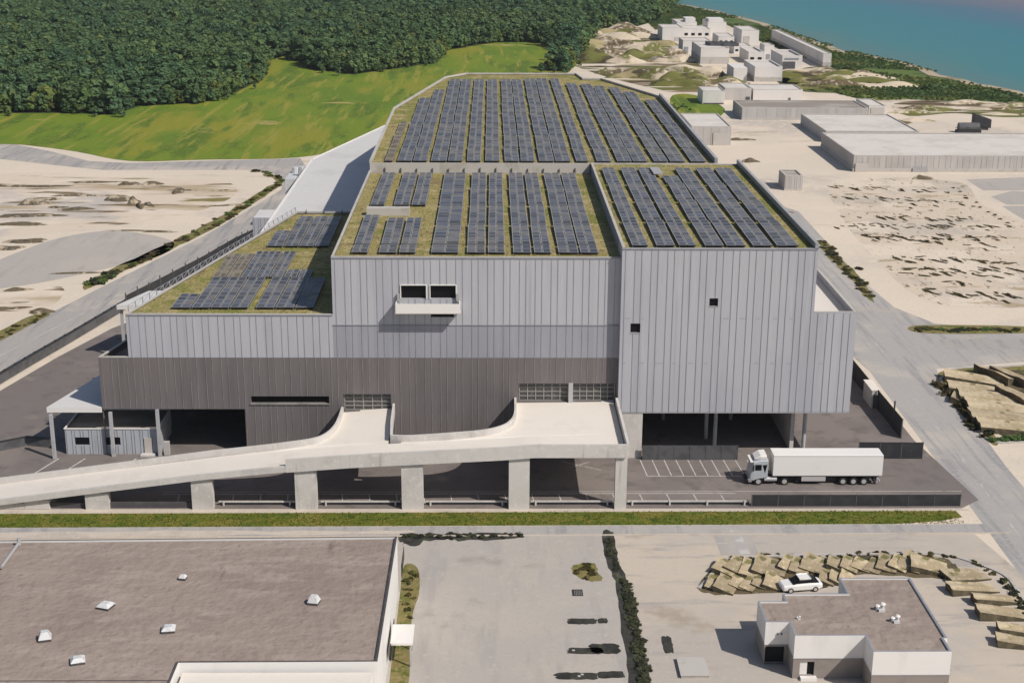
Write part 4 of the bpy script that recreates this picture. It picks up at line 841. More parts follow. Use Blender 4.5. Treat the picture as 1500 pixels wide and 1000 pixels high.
far('wide white front hall with a dark roof frame on top', 1026, 1067, 94, 71, 30, name='white_block', group=GC, lo=.45, extra=lambda t, x0, x1, Y, h, d: part('roof_frame', 'grey_fence', lambda m: (m.run([(x0+6, Y+12), (x0+18, Y+10), (x0+17, Y+17), (x0+5, Y+19)], .7, h, h+1.4, closed=True), m.box(x0+18, x1-1, Y+9, Y+10, h, h+1.2)), t))
far('white hall right of the wide front hall, dark left side', 1096, 1118, 93, 78, 24, name='white_block', group=GC, para=.4, extra=winrow(2))
far('narrow upright white block in the middle right of the cluster', 1119, 1133, 88, 67, 12, name='white_block', group=GC, extra=bigdoor(.2, .6, .4))
far('white block with an open dark front bay beside the long wing', 1145, 1174, 107, 84, 26, name='white_block', group=GC, para=.5, extra=lambda t, x0, x1, Y, h, d: (part('door', 'grey_fence', lambda m: m.box(x0+.3, x0+5.5, Y-.25, Y-.13, .03, h*.72), t), part('window', 'seam', lambda m: m.box(x0+1, x0+7, Y-.2, Y-.03, h*.86, h*.95), t)))
far('frontmost white hall of the cluster with a recessed dark corner', 1105, 1145, 120, 100, 26, name='white_block', group=GC, lo=.35, para=.4, extra=lambda t, x0, x1, Y, h, d: part('annex', 'far_white', lambda m: m.box(x0-8, x0-2.5, Y+3, Y+20, 0, h-.3), t))
far('long white wing stretching away at the right end of the cluster', 1205, 1217, 98, 79, 120, name='white_block', group=GC, lo=.35)
far('low white annex between the front hall and the long wing', 1075, 1100, 79, 68, 16, name='white_block', group=GC, extra=winrow(3))
far('white trailer-like box on blocks beside the small green', 1029, 1061, 153, 134, 13, name='storage_box', cat='storage', extra=lambda t, x0, x1, Y, h, d: part('plinth', 'dark_edge', lambda m: m.box(x0+.3, x1-.3, Y-.1, Y-.03, .02, .5), t))
far('plain grey storage hall between two white boxes', 1061.5, 1100, 147, 130, 16, wallm='far_clad', roofm='far_roof', name='storage_hall', extra=bigdoor(.8, .95, .3, 'dark_edge'))
far('wide white storage box right of the grey hall', 1103, 1175, 147, 132, 16, name='storage_box', cat='storage', extra=bigdoor(.72, .76, .25, 'dark_edge'))
far('long low grey warehouse with a stained dark roof', 1087, 1270, 176, 159, 19, wallm='far_clad', roofm='far_dark_roof', rib=3.3, lo=.18)
far('short tan end block attached beside the long low warehouse', 1272, 1297, 172, 156, 18, wallm='far_white', roofm='far_roof', name='end_block', extra=bigdoor(.1, .9, .9, 'coping'))
far('rear pale-roofed warehouse behind the big right one', 1209, 1345, 209, 193, 36, wallm='far_clad', rib=3.0)
far('big pale-roofed ribbed warehouse reaching the right edge', 1250, 1640, 252, 229, 39, wallm='far_clad', rib=1.6, lo=.22, extra=lambda t, x0, x1, Y, h, d: (part('door', 'coping', lambda m: m.box(x0+.5, x0+3.8, Y-.4, Y-.2, .03, 2.4), t), part('door', 'trim', lambda m: m.box(x0+16, x0+20, Y-.4, Y-.2, .03, 1.2), t)))
far('tan-roofed clad warehouse just right of the solar hall', 1012, 1070, 213, 186, 27, wallm='far_clad', rib=2.4, extra=bigdoor(.55, .9, .7, 'coping'))
far('small windowless cube-shaped hut in the bare yard', 1149, 1175, 279, 258, 8, wallm='far_clad', roofm='far_dark_roof', name='hut', cat='hut', rib=.7, lo=.12)
# ================================================================== VEHICLES
def car(label, px, py, rz, paint, group=None, px_is=None):
    x, y = g2(px, py) if px_is is None else px_is
    t = thing('parked_car', label, 'car', (x, y, 0), group, rz); OFF[t.name] = (0, 0, 0)
    m = MB()
    def rg(x, w, z0, z1): return [(x, -w+.1, z0), (x, w-.1, z0), (x, w, z0+.15), (x, w, z1-.14), (x, w-.16, z1), (x, -w+.16, z1), (x, -w, z1-.14), (x, -w, z0+.15)]
    m.loft([rg(-2.2, .72, .35, .72), rg(-2.05, .84, .24, .84), rg(-1.0, .9, .22, .93), rg(.6, .9, .22, .97), rg(1.7, .88, .24, .98), rg(2.15, .78, .33, .85)])
    b = m.build('body', paint, t, smooth=False)
    m = MB(); m.loft([rg(-1.05, .76, .9, .94), rg(-.35, .72, .9, 1.4), rg(.9, .70, .9, 1.42), rg(1.75, .72, .9, .97)]); m.build('window', 'glass_dark', t)
    m = MB(); m.loft([rg(-.36, .6, 1.37, 1.45), rg(.25, .62, 1.37, 1.47), rg(.92, .6, 1.37, 1.45)]); m.build('roof', paint, t)
    for wx in (-1.35, 1.35):
        for wy in (-.9, .72):
            m = MB(); m.tube((wx, wy, .31), (wx, wy+.18, .31), .31, n=14); w = m.build('wheel', 'tyre', t)
            m = MB(); c = wy-.012 if wy < 0 else wy+.182; m.tube((wx, c, .31), (wx, c+.01, .31), .19, n=10); m.build('rim', 'rim', w)
    for wy in (-.68, .4):
        m = MB(); m.box(-2.21, -2.12, wy, wy+.28, .58, .70); m.build('headlight', 'lamp_clear', t)
        m = MB(); m.box(2.08, 2.17, wy, wy+.28, .62, .76); m.build('tail_light', 'lamp_red', t)
    return t
GD = 'ragged dark patches on the grey lot'
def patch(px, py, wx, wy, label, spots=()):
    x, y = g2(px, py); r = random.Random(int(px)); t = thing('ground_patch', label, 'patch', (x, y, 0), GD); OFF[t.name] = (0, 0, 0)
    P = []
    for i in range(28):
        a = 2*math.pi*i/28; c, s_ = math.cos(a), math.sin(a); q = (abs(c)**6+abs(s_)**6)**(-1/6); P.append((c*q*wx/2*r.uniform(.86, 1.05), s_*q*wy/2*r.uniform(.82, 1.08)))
    part('patch', 'dark_ground_and_shade', lambda m: m.prism(P, .004, .07), t)
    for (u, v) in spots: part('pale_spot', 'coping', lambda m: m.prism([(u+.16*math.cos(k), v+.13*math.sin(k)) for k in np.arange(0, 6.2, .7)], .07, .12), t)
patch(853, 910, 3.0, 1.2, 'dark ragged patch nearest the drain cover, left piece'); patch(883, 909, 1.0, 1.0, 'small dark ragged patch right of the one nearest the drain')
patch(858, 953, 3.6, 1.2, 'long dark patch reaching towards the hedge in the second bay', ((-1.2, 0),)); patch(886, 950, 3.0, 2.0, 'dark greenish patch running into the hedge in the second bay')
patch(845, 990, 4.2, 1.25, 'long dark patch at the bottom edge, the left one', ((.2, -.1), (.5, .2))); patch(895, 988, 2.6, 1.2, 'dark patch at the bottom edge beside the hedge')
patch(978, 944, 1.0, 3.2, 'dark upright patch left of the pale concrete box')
car('white car half hidden behind the small stepped office', 1172, 862, R(8), 'car_white')
# dark machines behind the big warehouse
for (px, py, s, lb) in ((1418, 194, 1.6, 'dark green tank-shaped machine behind the big warehouse'), (1436, 190, 1.2, 'dark skip tilted up beside the green machine')):
    x, y = g2(px, py); t = thing('yard_machine', lb, 'machine', (x, y, 0)); OFF[t.name] = (0, 0, 0)
    if s > 1.5:
        part('tank', 'grey_fence', lambda m: m.tube((-3.2, 0, 1.7), (3.2, 0, 1.7), 1.4, n=14), t); part('base', 'black_panel', lambda m: m.box(-3.8, 3.8, -1.2, 1.2, 0, .8), t)
    else:
        part('body', 'black_panel', lambda m: m.loft([ring(-2.6, -1.5, 1.5, 2.0, 5.2, .1), ring(2.8, -1.5, 1.5, .6, 3.4, .1)]), t); part('base', 'grey_fence', lambda m: m.box(-2, 2.2, -1, 1, 0, 1.6), t)
# ================================================================== SLABS (tan stacked sheets)
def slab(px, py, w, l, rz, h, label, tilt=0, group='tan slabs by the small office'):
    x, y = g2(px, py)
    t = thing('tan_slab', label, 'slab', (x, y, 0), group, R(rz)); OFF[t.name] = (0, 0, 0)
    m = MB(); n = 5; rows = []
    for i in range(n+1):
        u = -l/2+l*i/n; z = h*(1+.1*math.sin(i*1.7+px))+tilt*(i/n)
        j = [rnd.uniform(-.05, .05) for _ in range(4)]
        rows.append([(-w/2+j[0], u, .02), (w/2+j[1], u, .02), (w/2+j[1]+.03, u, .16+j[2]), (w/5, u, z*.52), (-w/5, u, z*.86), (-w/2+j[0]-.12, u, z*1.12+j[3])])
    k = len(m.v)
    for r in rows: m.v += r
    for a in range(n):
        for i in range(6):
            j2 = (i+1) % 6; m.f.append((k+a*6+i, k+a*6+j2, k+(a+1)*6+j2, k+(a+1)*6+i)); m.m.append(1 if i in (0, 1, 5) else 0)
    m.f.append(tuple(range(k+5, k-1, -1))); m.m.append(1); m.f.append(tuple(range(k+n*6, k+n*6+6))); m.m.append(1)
    m.build('slab', ['tan_slab', 'tan_side_shade'], t)
    s = MB(); s.box(-w/2+.2, w/2-.2, -l/2+.2, -l/2+.45, 0, .019); s.build('bearer', 'tan_side_shade', t)
row1 = []
for i in range(6): row1.append((1048+i*17, 859-i*.3+rnd.uniform(-3, 2), 1.6*rnd.uniform(.75, 1.3), 3.3*rnd.uniform(.7, 1.1), -22+rnd.uniform(-6, 6), .5*rnd.uniform(.6, 1.25)))
for i in range(17): row1.append((1064+i*18.2, 834-i*.35+rnd.uniform(-2.5, 2), 1.75*rnd.uniform(.7, 1.4), 3.5*rnd.uniform(.65, 1.2), -24+rnd.uniform(-7, 7), .5*rnd.uniform(.55, 1.3)))
for i in range(3): row1.append((1212+i*15, 851, 1.5, 2.2, -20, .6))
for i, q in enumerate(row1): slab(*q, f'tan slab in the kerbside heap behind the small office, {nth(i)} from the left', rnd.uniform(-.1, .25))
row2 = [(1361, 833, 3.8, 3.0, -14, .85, 'tan slab with a raised batten at the bend of the kerb'), (1414, 845, 4.6, 2.6, 14, .5, 'broad tan slab just right of the kerb bend'), (1424, 865, 5.2, 1.9, 9, .75, 'long tan slab lying alone with dark ends, right of the office'), (1460, 882, 5.0, 1.6, 7, .8, 'olive streaked tan slab second along the right kerb'), (1471, 903, 5.4, 2.0, -1, .85, 'long tan slab third along the right kerb'), (1497, 927, 4.6, 1.7, -4, .7, 'pale tan slab at the right edge, above the last one'), (1497, 945, 4.8, 1.8, -10, .7, 'tan slab lowest on the right edge')]
for q in row2: slab(*q[:6], q[6], .1)
row3 = [(1426, 559, 9.5, 2.6, -14, .9, 'smooth pale plank-like slab at the tip of the roadside stack'), (1430, 573, 9, 2.6, -10, .8, 'tan slab below the pale one in the roadside stack'), (1455, 588, 11, 3.2, -9, 1.1, 'long wavy tan slab in the middle of the roadside stack'), (1468, 602, 11, 3.2, -7, 1.0, 'long tan slab with a green streak in the roadside stack'), (1474, 617, 11, 3.0, -5, 1.0, 'tan slab near the front of the roadside stack'), (1482, 630, 10, 2.6, -4, .9, 'front slab of the roadside stack beside the grass'), (1462, 553, 3.6, 5.6, 28, 1.1, 'grey tan slab leaning back at the top of the stack'), (1489, 556, 4.2, 6.0, 26, 1.0, 'tan slab leaning back at the right edge of the stack'), (1494, 585, 4.5, 5, 22, 1.1, 'tilted grey slab on the right edge of the stack'), (1410, 588, 3, 2.6, -30, .8, 'short broken slab at the left end of the roadside stack')]
for q in row3: slab(q[0], q[1], q[2]*.9, q[3]*1.25, q[4], q[5]*1.1, q[6], .15, 'tan slabs stacked beside the right road')
kb = MB(); kp = smooth_line([g2(*p) for p in ((1024, 862), (1040, 845), (1064, 820), (1120, 815), (1200, 813), (1330, 811), (1370, 810), (1420, 822), (1470, 842), (1490, 865), (1500, 890), (1512, 930))], 5)
kb.run(kp, .35, 0, .14); struct('kerb', kb, 'coping')
kb = MB(); kp = smooth_line([g2(*p) for p in ((1560, 530), (1470, 537), (1400, 540), (1384, 550), (1380, 562), (1420, 610), (1450, 645), (1500, 648), (1560, 648))], 5); kb.run(kp, .5, 0, .14); struct('kerb', kb, 'coping')
sheet('verge_soil', smooth_poly([(1376, 560), (1392, 541), (1460, 537), (1560, 531), (1560, 545), (1440, 546), (1402, 556), (1428, 605), (1462, 644), (1446, 645)], 4), .019, 'dry_grass')
# ================================================================== MOUNDS
def mound(px, py, w, d, h, label, m_, group, name='earth_mound', rz=0):
    x, y = g2(px, py); r = random.Random(int(px*13+py)); mb = MB(); nu, nv = 14, 8
    grid = []
    ph = [r.uniform(0, 6) for _ in range(4)]
    for j in range(nv+1):
        for i in range(nu+1):
            u, v = -1+2*i/nu, -1+2*j/nv; q = max(0, 1-(u*u+v*v))
            rr = 1+.18*math.sin(3*math.atan2(v, u)+ph[0])+.1*math.sin(5*math.atan2(v, u)+ph[1])
            z = h*q**.55*(1+.35*math.sin(u*4+ph[2])+.25*math.sin(v*5+ph[3])) if q > 0 else -.05
            X, Y_ = u*w/2*rr, v*d/2*rr; c, s = math.cos(rz), math.sin(rz)
            grid.append((X*c-Y_*s, X*s+Y_*c, z))
    mb.v = grid
    for j in range(nv):
        for i in range(nu): a = j*(nu+1)+i; mb.f.append((a, a+1, a+nu+2, a+nu+1)); mb.m.append(0)
    o = mb.build(name, m_, None, smooth=True); o.location = (x, y, 0)
    return tag(o, label, 'mound', group)
MD = [(868, 51, 30, 12, 2.6), (885, 57, 34, 11, 2.2), (905, 52, 26, 10, 2.4), (920, 46, 24, 12, 2.5), (942, 55, 28, 9, 2.0), (875, 68, 34, 9, 2.2), (900, 66, 26, 9, 2.4), (930, 70, 30, 9, 2.4), (955, 66, 26, 9, 2.0), (884, 82, 22, 8, 2.2), (908, 80, 22, 7, 2.0), (940, 84, 20, 7, 2.2), (960, 80, 28, 8, 2.4), (985, 90, 20, 8, 2.0), (870, 90, 22, 9, 3.0), (920, 92, 18, 6, 1.8), (900, 108, 14, 7, 1.8), (925, 114, 18, 8, 2.2), (950, 112, 22, 7, 2.0), (975, 116, 20, 9, 2.6), (1003, 118, 18, 8, 2.4), (1020, 110, 26, 9, 3.0), (1042, 126, 20, 6, 1.6), (990, 126, 22, 6, 2.0), (1068, 124, 16, 6, 1.8)]
for i, q in enumerate(MD): mound(q[0], q[1], q[2], q[3], q[4]*1.35, f'rumpled {"grassy" if i % 3 == 2 else "sandy"} mound on waste ground left of the shore cluster, {nth(i)} counted from the forest', 'grass_mound' if i % 3 == 2 else 'earth_mound', 'mounds left of the shore cluster', rz=rnd.uniform(-.25, .1))
MD2 = [(1160, 113, 26, 9, 2), (1190, 108, 28, 10, 2.2), (1225, 112, 26, 9, 2.0), (1255, 117, 30, 8, 1.8), (1205, 121, 24, 8, 2.0), (1240, 126, 30, 8, 1.8), (1280, 122, 28, 7, 1.8), (1300, 127, 24, 7, 1.6), (1190, 130, 18, 6, 1.6), (1265, 112, 20, 7, 1.8)]
for i, q in enumerate(MD2): mound(*q, f'low {"sandy" if i % 2 else "grassy"} hummock right of the shore cluster, {nth(i)} of them from the buildings', 'earth_mound' if i % 2 else 'grass_mound', 'hummocks right of the shore cluster', rz=rnd.uniform(-.2, .1))
MD3 = [(1330, 165, 14, 5, .9), (1352, 160, 18, 5, 1.0), (1380, 162, 16, 5, .8), (1425, 152, 20, 6, 1.0), (1455, 160, 18, 5, .9), (1480, 155, 18, 6, 1.0), (1345, 177, 10, 4, .8), (1470, 168, 14, 4, .6), (1320, 181, 7, 4, .9)]
for i, q in enumerate(MD3): mound(*q, f'flat brown heap on the pale ground right of the long warehouse, {nth(i)} listed outward', 'earth_mound', 'heaps right of the long warehouse')
MD4 = [(175, 293, 7, 5, 1.3, .1), (196, 296, 3, 7, 1.6, .3), (205, 303, 1.6, 7, 1.2, .35), (218, 300, 1.4, 7, .9, .5), (130, 287, 16, 1.6, .6, .02), (190, 270, 5, 4, .9, .3), (222, 270, 7, 3, .9, .25), (262, 280, 2.5, 10, .9, .0), (60, 293, 9, 4, .9, .2), (50, 299, 7, 4, .9, .1), (110, 307, 9, 3, .7, .15), (40, 316, 16, 5, .5, .1), (25, 329, 14, 3.5, .7, .05), (35, 273, 26, 3, .5, 0), (140, 267, 14, 3, .4, .1), (300, 279, 16, 1.6, .3, .03), (38, 354, 8, 4, .8, .2), (8, 364, 8, 4, .8, .2), (28, 425, 5, 2, .7, .2), (12, 452, 7, 2, .6, .15), (60, 457, 4.5, 3, .8, .1), (85, 304, 5, 2.5, .5, 0), (330, 301, 12, 2, .3, .25), (120, 400, 14, 1.4, .25, .1), (200, 338, 14, 1.0, .25, 0), (236, 340, 8, 1.2, .3, 0)]
for i, q in enumerate(MD4): mound(q[0], q[1], q[2], q[3]*.8, q[4]*.62, f'dark brown spoil heap on the pale field at the left, {nth(i)} of the scattered heaps', 'spoil', 'spoil heaps on the left field', 'spoil_heap', q[5])
for (a, b, w, d, h, lb) in ((1352, 262, 5, 3, .9, 'dark heap by the warehouse front in the bare yard'), (1124, 322, 4, 10, .9, 'long dark heap against the tower wall on the yard side'), (1140, 312, 6, 5, .6, 'brown heap beside the long dark one'), (1038, 206, 9, 4, .5, 'low green-brown heap at the foot of the tan warehouse'), (1455, 270, 0, 0, 0, ''), (1085, 205, 8, 3, .5, 'flat heap in front of the tan-roofed warehouse'), (1098, 237, 5, 3, .8, 'small pale heap near the cube hut')):
    if lb: mound(a, b, w, d, h, lb, 'spoil', None)
# flat things in the lower yard
x, y = g2(846, 868); t = thing('drain_cover', 'square black drain cover in the grey parking lot', 'drain', (x, y, 0)); OFF[t.name] = (0, 0, 0)
part('frame', 'chassis', lambda m: m.run([(-.5, -.65), (.5, -.65), (.5, .65), (-.5, .65)], .1, 0, .06, closed=True), t); part('grate', 'black_panel', lambda m: [m.box(-.42+i*.17, -.32+i*.17, -.58, .58, .015, .05) for i in range(6)], t)
x, y = g2(1016, 985); t = thing('concrete_box', 'pale grey concrete box lid near the bottom edge, left of the office', 'box', (x, y, 0)); OFF[t.name] = (0, 0, 0)
part('body', 'grey_lot', lambda m: m.box(-1.3, 1.3, -1.0, 2.3, 0, .28), t); part('lid', 'coping', lambda m: m.box(-1.35, 1.35, -1.05, 2.35, .281, .34), t)
# ================================================================== VEGETATION
def leaves(mb, rg_, centre, rad, n, size, mi=0, up_=.35, shell=.25):
    for _ in range(n):
        while True:
            p = Vector((rg_.uniform(-1, 1), rg_.uniform(-1, 1), rg_.uniform(-1, 1)))
            if shell < p.length < 1 and (shell < .5 or p.z > -.5): break
        nrm = (p.normalized()+Vector((rg_.gauss(0, .45), rg_.gauss(0, .45), rg_.gauss(0, .4)+up_))).normalized()
        c = Vector(centre)+Vector((p.x*rad[0], p.y*rad[1], p.z*rad[2])); a = nrm.orthogonal().normalized(); a = Matrix.Rotation(rg_.uniform(0, 6.28), 3, nrm)@a; b = nrm.cross(a)
        s = size*rg_.uniform(.6, 1.3)
        mb.face([c-a*s-b*s*.7, c+a*s*.8-b*s, c+a*s*1.1+b*s*.6, c-a*s*.5+b*s*1.1], mi)
def tree_proto(seed, h, w, leafm, nb=26, nl=16, size=.62):
    r = random.Random(seed); t = local('tree', 'x', 'tree'); tr = MB()
    tr.tube((0, 0, -.2), (r.uniform(-.2, .2), r.uniform(-.2, .2), h*.55), .24, .14, 7)
    tr.tube((0, 0, h*.5), (.2, -.1, h*.9), .14, .04, 6); cr = MB()
    for i in range(nb):
        a = r.uniform(0, 6.28); zz = r.uniform(.22, 1.0); rad = w*math.sin(math.pi*min(1, (zz*.82+.14)))**.8*r.uniform(.35, 1)
        c = (rad*math.cos(a), rad*math.sin(a), h*zz*.92)
        if i % 4 == 0: tr.tube((0, 0, h*zz*.55+.5), c, .08, .03, 5)
        s = r.uniform(.8, 1.5)*w/3.2
        leaves(cr, r, c, (s, s, s*.75), nl, size*r.uniform(.8, 1.15), 0, .9, .62)
    part('trunk', 'bark', lambda m: (setattr(m, 'v', tr.v), setattr(m, 'f', tr.f), setattr(m, 'm', tr.m)), t); c = cr.build('crown', leafm, t)
    return t, c
protos = [tree_proto(1, 8.5, 2.9, 'leaf_dark', 22, 15, .72), tree_proto(2, 10.5, 3.0, 'leaf_dark', 22, 15, .74), tree_proto(3, 7.2, 3.3, 'leaf_mid', 22, 15, .72), tree_proto(4, 9.6, 2.4, 'leaf_dark', 20, 15, .66), tree_proto(5, 6.2, 2.8, 'leaf_light', 20, 15, .66)]
kindlab = ['broad dark green tree', 'tall dark green tree', 'light green spreading tree', 'slim dark green tree', 'short light green tree']
def inside(p, poly):
    x, y = p; c = False; j = len(poly)-1
    for i in range(len(poly)):
        if (poly[i][1] > y) != (poly[j][1] > y) and x < (poly[j][0]-poly[i][0])*(y-poly[i][1])/(poly[j][1]-poly[i][1])+poly[i][0]: c = not c
        j = i
    return c
fx = [p[0] for p in fp2]; fpts = []
step = 3.9
yy = 440.0
while yy < 1480:
    st = step*(1+.45*max(0, (yy-600)/700))
    half = 0.40*yy+40
    xx = -half-20
    while xx < half:
        p = (xx+rnd.uniform(-.4, .4)*st, yy+rnd.uniform(-.4, .4)*st)
        if inside(p, fp2): fpts.append(p)
        xx += st
    yy += st
def px_of(p):
    c = np.array([p[0], p[1], -H]); d = (c@RT, c@UP, c@fw); return 750+F*d[0]/d[2], 500-F*d[1]/d[2]
vis = []
edge = [Vector(p) for p in smooth_line(fp[1:-4], 3)]
for p in fpts:
    q = px_of(p)
    if -15 < q[0] < 1010 and q[1] > -30:
        dmin = min((e-Vector(p)).length for e in edge); vis.append((dmin*1.0+(p[1]-480)*.08, p))
vis.sort(key=lambda a: a[0]); front = {v[1] for v in vis[:210]}
GT = 'trees at the edge of the forest'
for e in edge[::1][:75]:
    vis.append((1e9, (e.x+rnd.gauss(0, 3), e.y+rnd.gauss(-1, 4))))
young = {v[1] for v in vis if v[0] >= 1e9}
vis = [v for v in vis if v[0] >= 1e9]+[v for v in vis if v[0] < 1e9]
used = set()
for p in [v[1] for v in vis[:285]]:
    i = rnd.choices(range(5), (3, 2, 3, 2, 2))[0]; q = px_of(p); t0 = protos[i][0]
    o = t0 if i not in used else copy_tree(t0); used.add(i)
    o.location = (p[0], p[1], 0); o.rotation_euler = (0, 0, rnd.uniform(0, 6.28)); s = rnd.uniform(.28, .55) if p in young else rnd.uniform(.55, 1.15); o.scale = (s, s, s*rnd.uniform(.9, 1.15))
    zone = 'far left' if q[0] < 130 else 'left' if q[0] < 320 else 'meadow bay' if q[0] < 560 else 'central' if q[0] < 760 else 'right-hand'
    kl = ('young '+kindlab[i]) if p in young else kindlab[i]
    tag(o, f'{kl} in the {zone} stretch of forest edge behind the meadow', 'tree', GT+f' ({kl}, {zone})')
for i, (t0, c) in enumerate(protos):
    if i not in used: t0.location = (vis[-1][1][0], vis[-1][1][1], 0)
def scatter(name, pts, srcs, smin, smax, label, cat, zoff=0):
    me = bpy.data.meshes.new(name); me.from_pydata([(p[0], p[1], zoff) for p in pts], [], []); o = bpy.data.objects.new(name, me); COL.objects.link(o)
    ng = bpy.data.node_groups.new(name, 'GeometryNodeTree'); ng.interface.new_socket('Geometry', in_out='INPUT', socket_type='NodeSocketGeometry'); ng.interface.new_socket('Geometry', in_out='OUTPUT', socket_type='NodeSocketGeometry')
    N = ng.nodes; gi = N.new('NodeGroupInput'); go = N.new('NodeGroupOutput'); jn = N.new('GeometryNodeJoinGeometry')
    for s in srcs:
        oi = N.new('GeometryNodeObjectInfo'); oi.inputs['Object'].default_value = s; oi.inputs['As Instance'].default_value = True; oi.transform_space = 'ORIGINAL'
        ng.links.new(oi.outputs['Geometry'], jn.inputs[0])
    ip = N.new('GeometryNodeInstanceOnPoints'); ip.inputs['Pick Instance'].default_value = True
    ri = N.new('FunctionNodeRandomValue'); ri.data_type = 'INT'; ri.inputs[4].default_value = 0; ri.inputs[5].default_value = len(srcs)-1; ri.inputs['Seed'].default_value = 3
    rr = N.new('FunctionNodeRandomValue'); rr.data_type = 'FLOAT_VECTOR'; rr.inputs[0].default_value = (0, 0, 0); rr.inputs[1].default_value = (0.1, .1, 6.28); rr.inputs['Seed'].default_value = 5
    rs = N.new('FunctionNodeRandomValue'); rs.data_type = 'FLOAT'; rs.inputs[2].default_value = smin; rs.inputs[3].default_value = smax; rs.inputs['Seed'].default_value = 9
    K = ng.links.new
    K(gi.outputs[0], ip.inputs['Points']); K(jn.outputs[0], ip.inputs['Instance']); K(ri.outputs[2], ip.inputs['Instance Index']); K(rr.outputs[0], ip.inputs['Rotation']); K(rs.outputs[1], ip.inputs['Scale']); K(ip.outputs[0], go.inputs[0])
    md = o.modifiers.new('scatter', 'NODES'); md.node_group = ng
    return tag(o, label, cat, kind='stuff')
scatter('forest', [p for p in fpts if p not in front], [c for _, c in protos], .75, 1.2, 'dense dark green forest reaching to the top of the view', 'forest')
# bushes
def bush_mesh(seed, w, h, leafm, n=90, size=.16, elong=1.0):
    r = random.Random(seed); m = MB()
    for k in range(5):
        c = (r.uniform(-.5, .5)*w*elong, r.uniform(-.5, .5)*w, h*r.uniform(.25, .6)); s = w*r.uniform(.35, .6)
        leaves(m, r, c, (s*elong, s, h*.45), n//5, size)
    for k in range(4): m.tube((0, 0, -.05), (r.uniform(-.4, .4)*w, r.uniform(-.4, .4)*w, h*.6), .04, .02, 5)
    o = m.build('shrub', leafm); d = o.data; bpy.data.objects.remove(o); return d
BU = {k: [bush_mesh(i*7+j, 1.0, 1.0, k, size=.2) for j in range(3)] for i, k in enumerate(('leaf_scrub', 'leaf_dry', 'leaf_brown', 'leaf_hedge', 'leaf_mid'))}
def bush(p, s, kind, label, group, name='shrub', cat='shrub', sx=1.0, sz=1.0, rz=None):
    o = bpy.data.objects.new(name, rnd.choice(BU[kind])); COL.objects.link(o); o.location = (p[0], p[1], 0); o.scale = (s*sx, s, s*sz); o.rotation_euler = (0, 0, rnd.uniform(0, 6.28) if rz is None else rz)
    return tag(o, label, cat, group)
def along(pxs, n, jit=.5):
    P = [Vector(g2(*p)) for p in pxs]; seg = [(b-a).length for a, b in zip(P[:-1], P[1:])]; T = sum(seg); out = []
    for i in range(n):
        d = T*(i+rnd.uniform(.1, .9))/n
        for a, b, s in zip(P[:-1], P[1:], seg):
            if d <= s: c = a+(b-a)*(d/s); break
            d -= s
        out.append((c.x+rnd.gauss(0, jit), c.y+rnd.gauss(0, jit)))
    return out
for p in along([(-10, 499), (30, 480), (70, 459)], 14, .5): bush(p, rnd.uniform(.5, .9), 'leaf_dry', 'low dry shrub on the near verge of the left road', 'shrubs on the near part of the left road verge', sz=.3)
for p in along([(135, 418), (165, 402)], 14, 1.0): bush(p, rnd.uniform(1.0, 1.7), rnd.choice(['leaf_scrub', 'leaf_hedge']), 'dark green bush in the clump beside the left road', 'bush clump beside the left road', sz=.5)
for p in along([(170, 400), (230, 370), (300, 335), (345, 312)], 40, .6): bush(p, rnd.uniform(.6, 1.3), rnd.choice(['leaf_dry', 'leaf_scrub', 'leaf_brown']), 'low olive shrub in the long verge of the left road', 'shrubs in the long verge of the left road', sz=.32)
for p in along([(345, 310), (385, 285), (408, 272), (412, 264), (395, 255), (365, 250)], 30, .5): bush(p, rnd.uniform(.8, 1.5), rnd.choice(['leaf_scrub', 'leaf_dry']), 'green shrub around the bend of the left road', 'shrubs around the bend of the left road', sz=.35)
for p in along([(1205, 355), (1222, 375), (1245, 398), (1262, 420), (1275, 438)], 34, .6): bush(p, rnd.uniform(.7, 1.5), rnd.choice(['leaf_dry', 'leaf_brown', 'leaf_hedge']), 'dry brown shrub in the strip right of the tower', 'shrubs in the strip right of the tower', sz=.35)
for p in along([(1345, 482), (1400, 484), (1495, 484)], 30, .4): bush(p, rnd.uniform(.7, 1.3), rnd.choice(['leaf_dry', 'leaf_scrub', 'leaf_hedge']), 'olive shrub on the island in the right side road', 'shrubs on the right road island', sz=.3)
for p in along([(1378, 560), (1400, 590), (1440, 640)], 26, .4): bush(p, rnd.uniform(.8, 1.3), rnd.choice(['leaf_dry', 'leaf_hedge', 'leaf_brown']), 'dark shrub along the road edge of the slab stack', 'shrubs along the slab stack', sz=.6)
for p in along([(1462, 645), (1500, 642)], 12, .5): bush(p, rnd.uniform(.8, 1.2), 'leaf_scrub', 'green shrub at the front of the slab stack', 'green shrubs at the front of the slab stack', sz=.6)
for p in along([(1064, 819), (1130, 814), (1300, 811), (1372, 811), (1425, 823), (1480, 850)], 30, .25): bush(p, rnd.uniform(.3, .6), 'leaf_dry', 'tiny dry tuft along the kerb above the tan slabs', 'dry tufts along the slab kerb', 'grass_tuft', sz=.5)
for p in along([(1470, 850), (1492, 880), (1505, 905)], 14, .2): bush(p, rnd.uniform(.5, .8), 'leaf_hedge', 'dark shrub on the kerb bend at the right edge', 'dark shrubs on the right kerb bend', sz=.7)
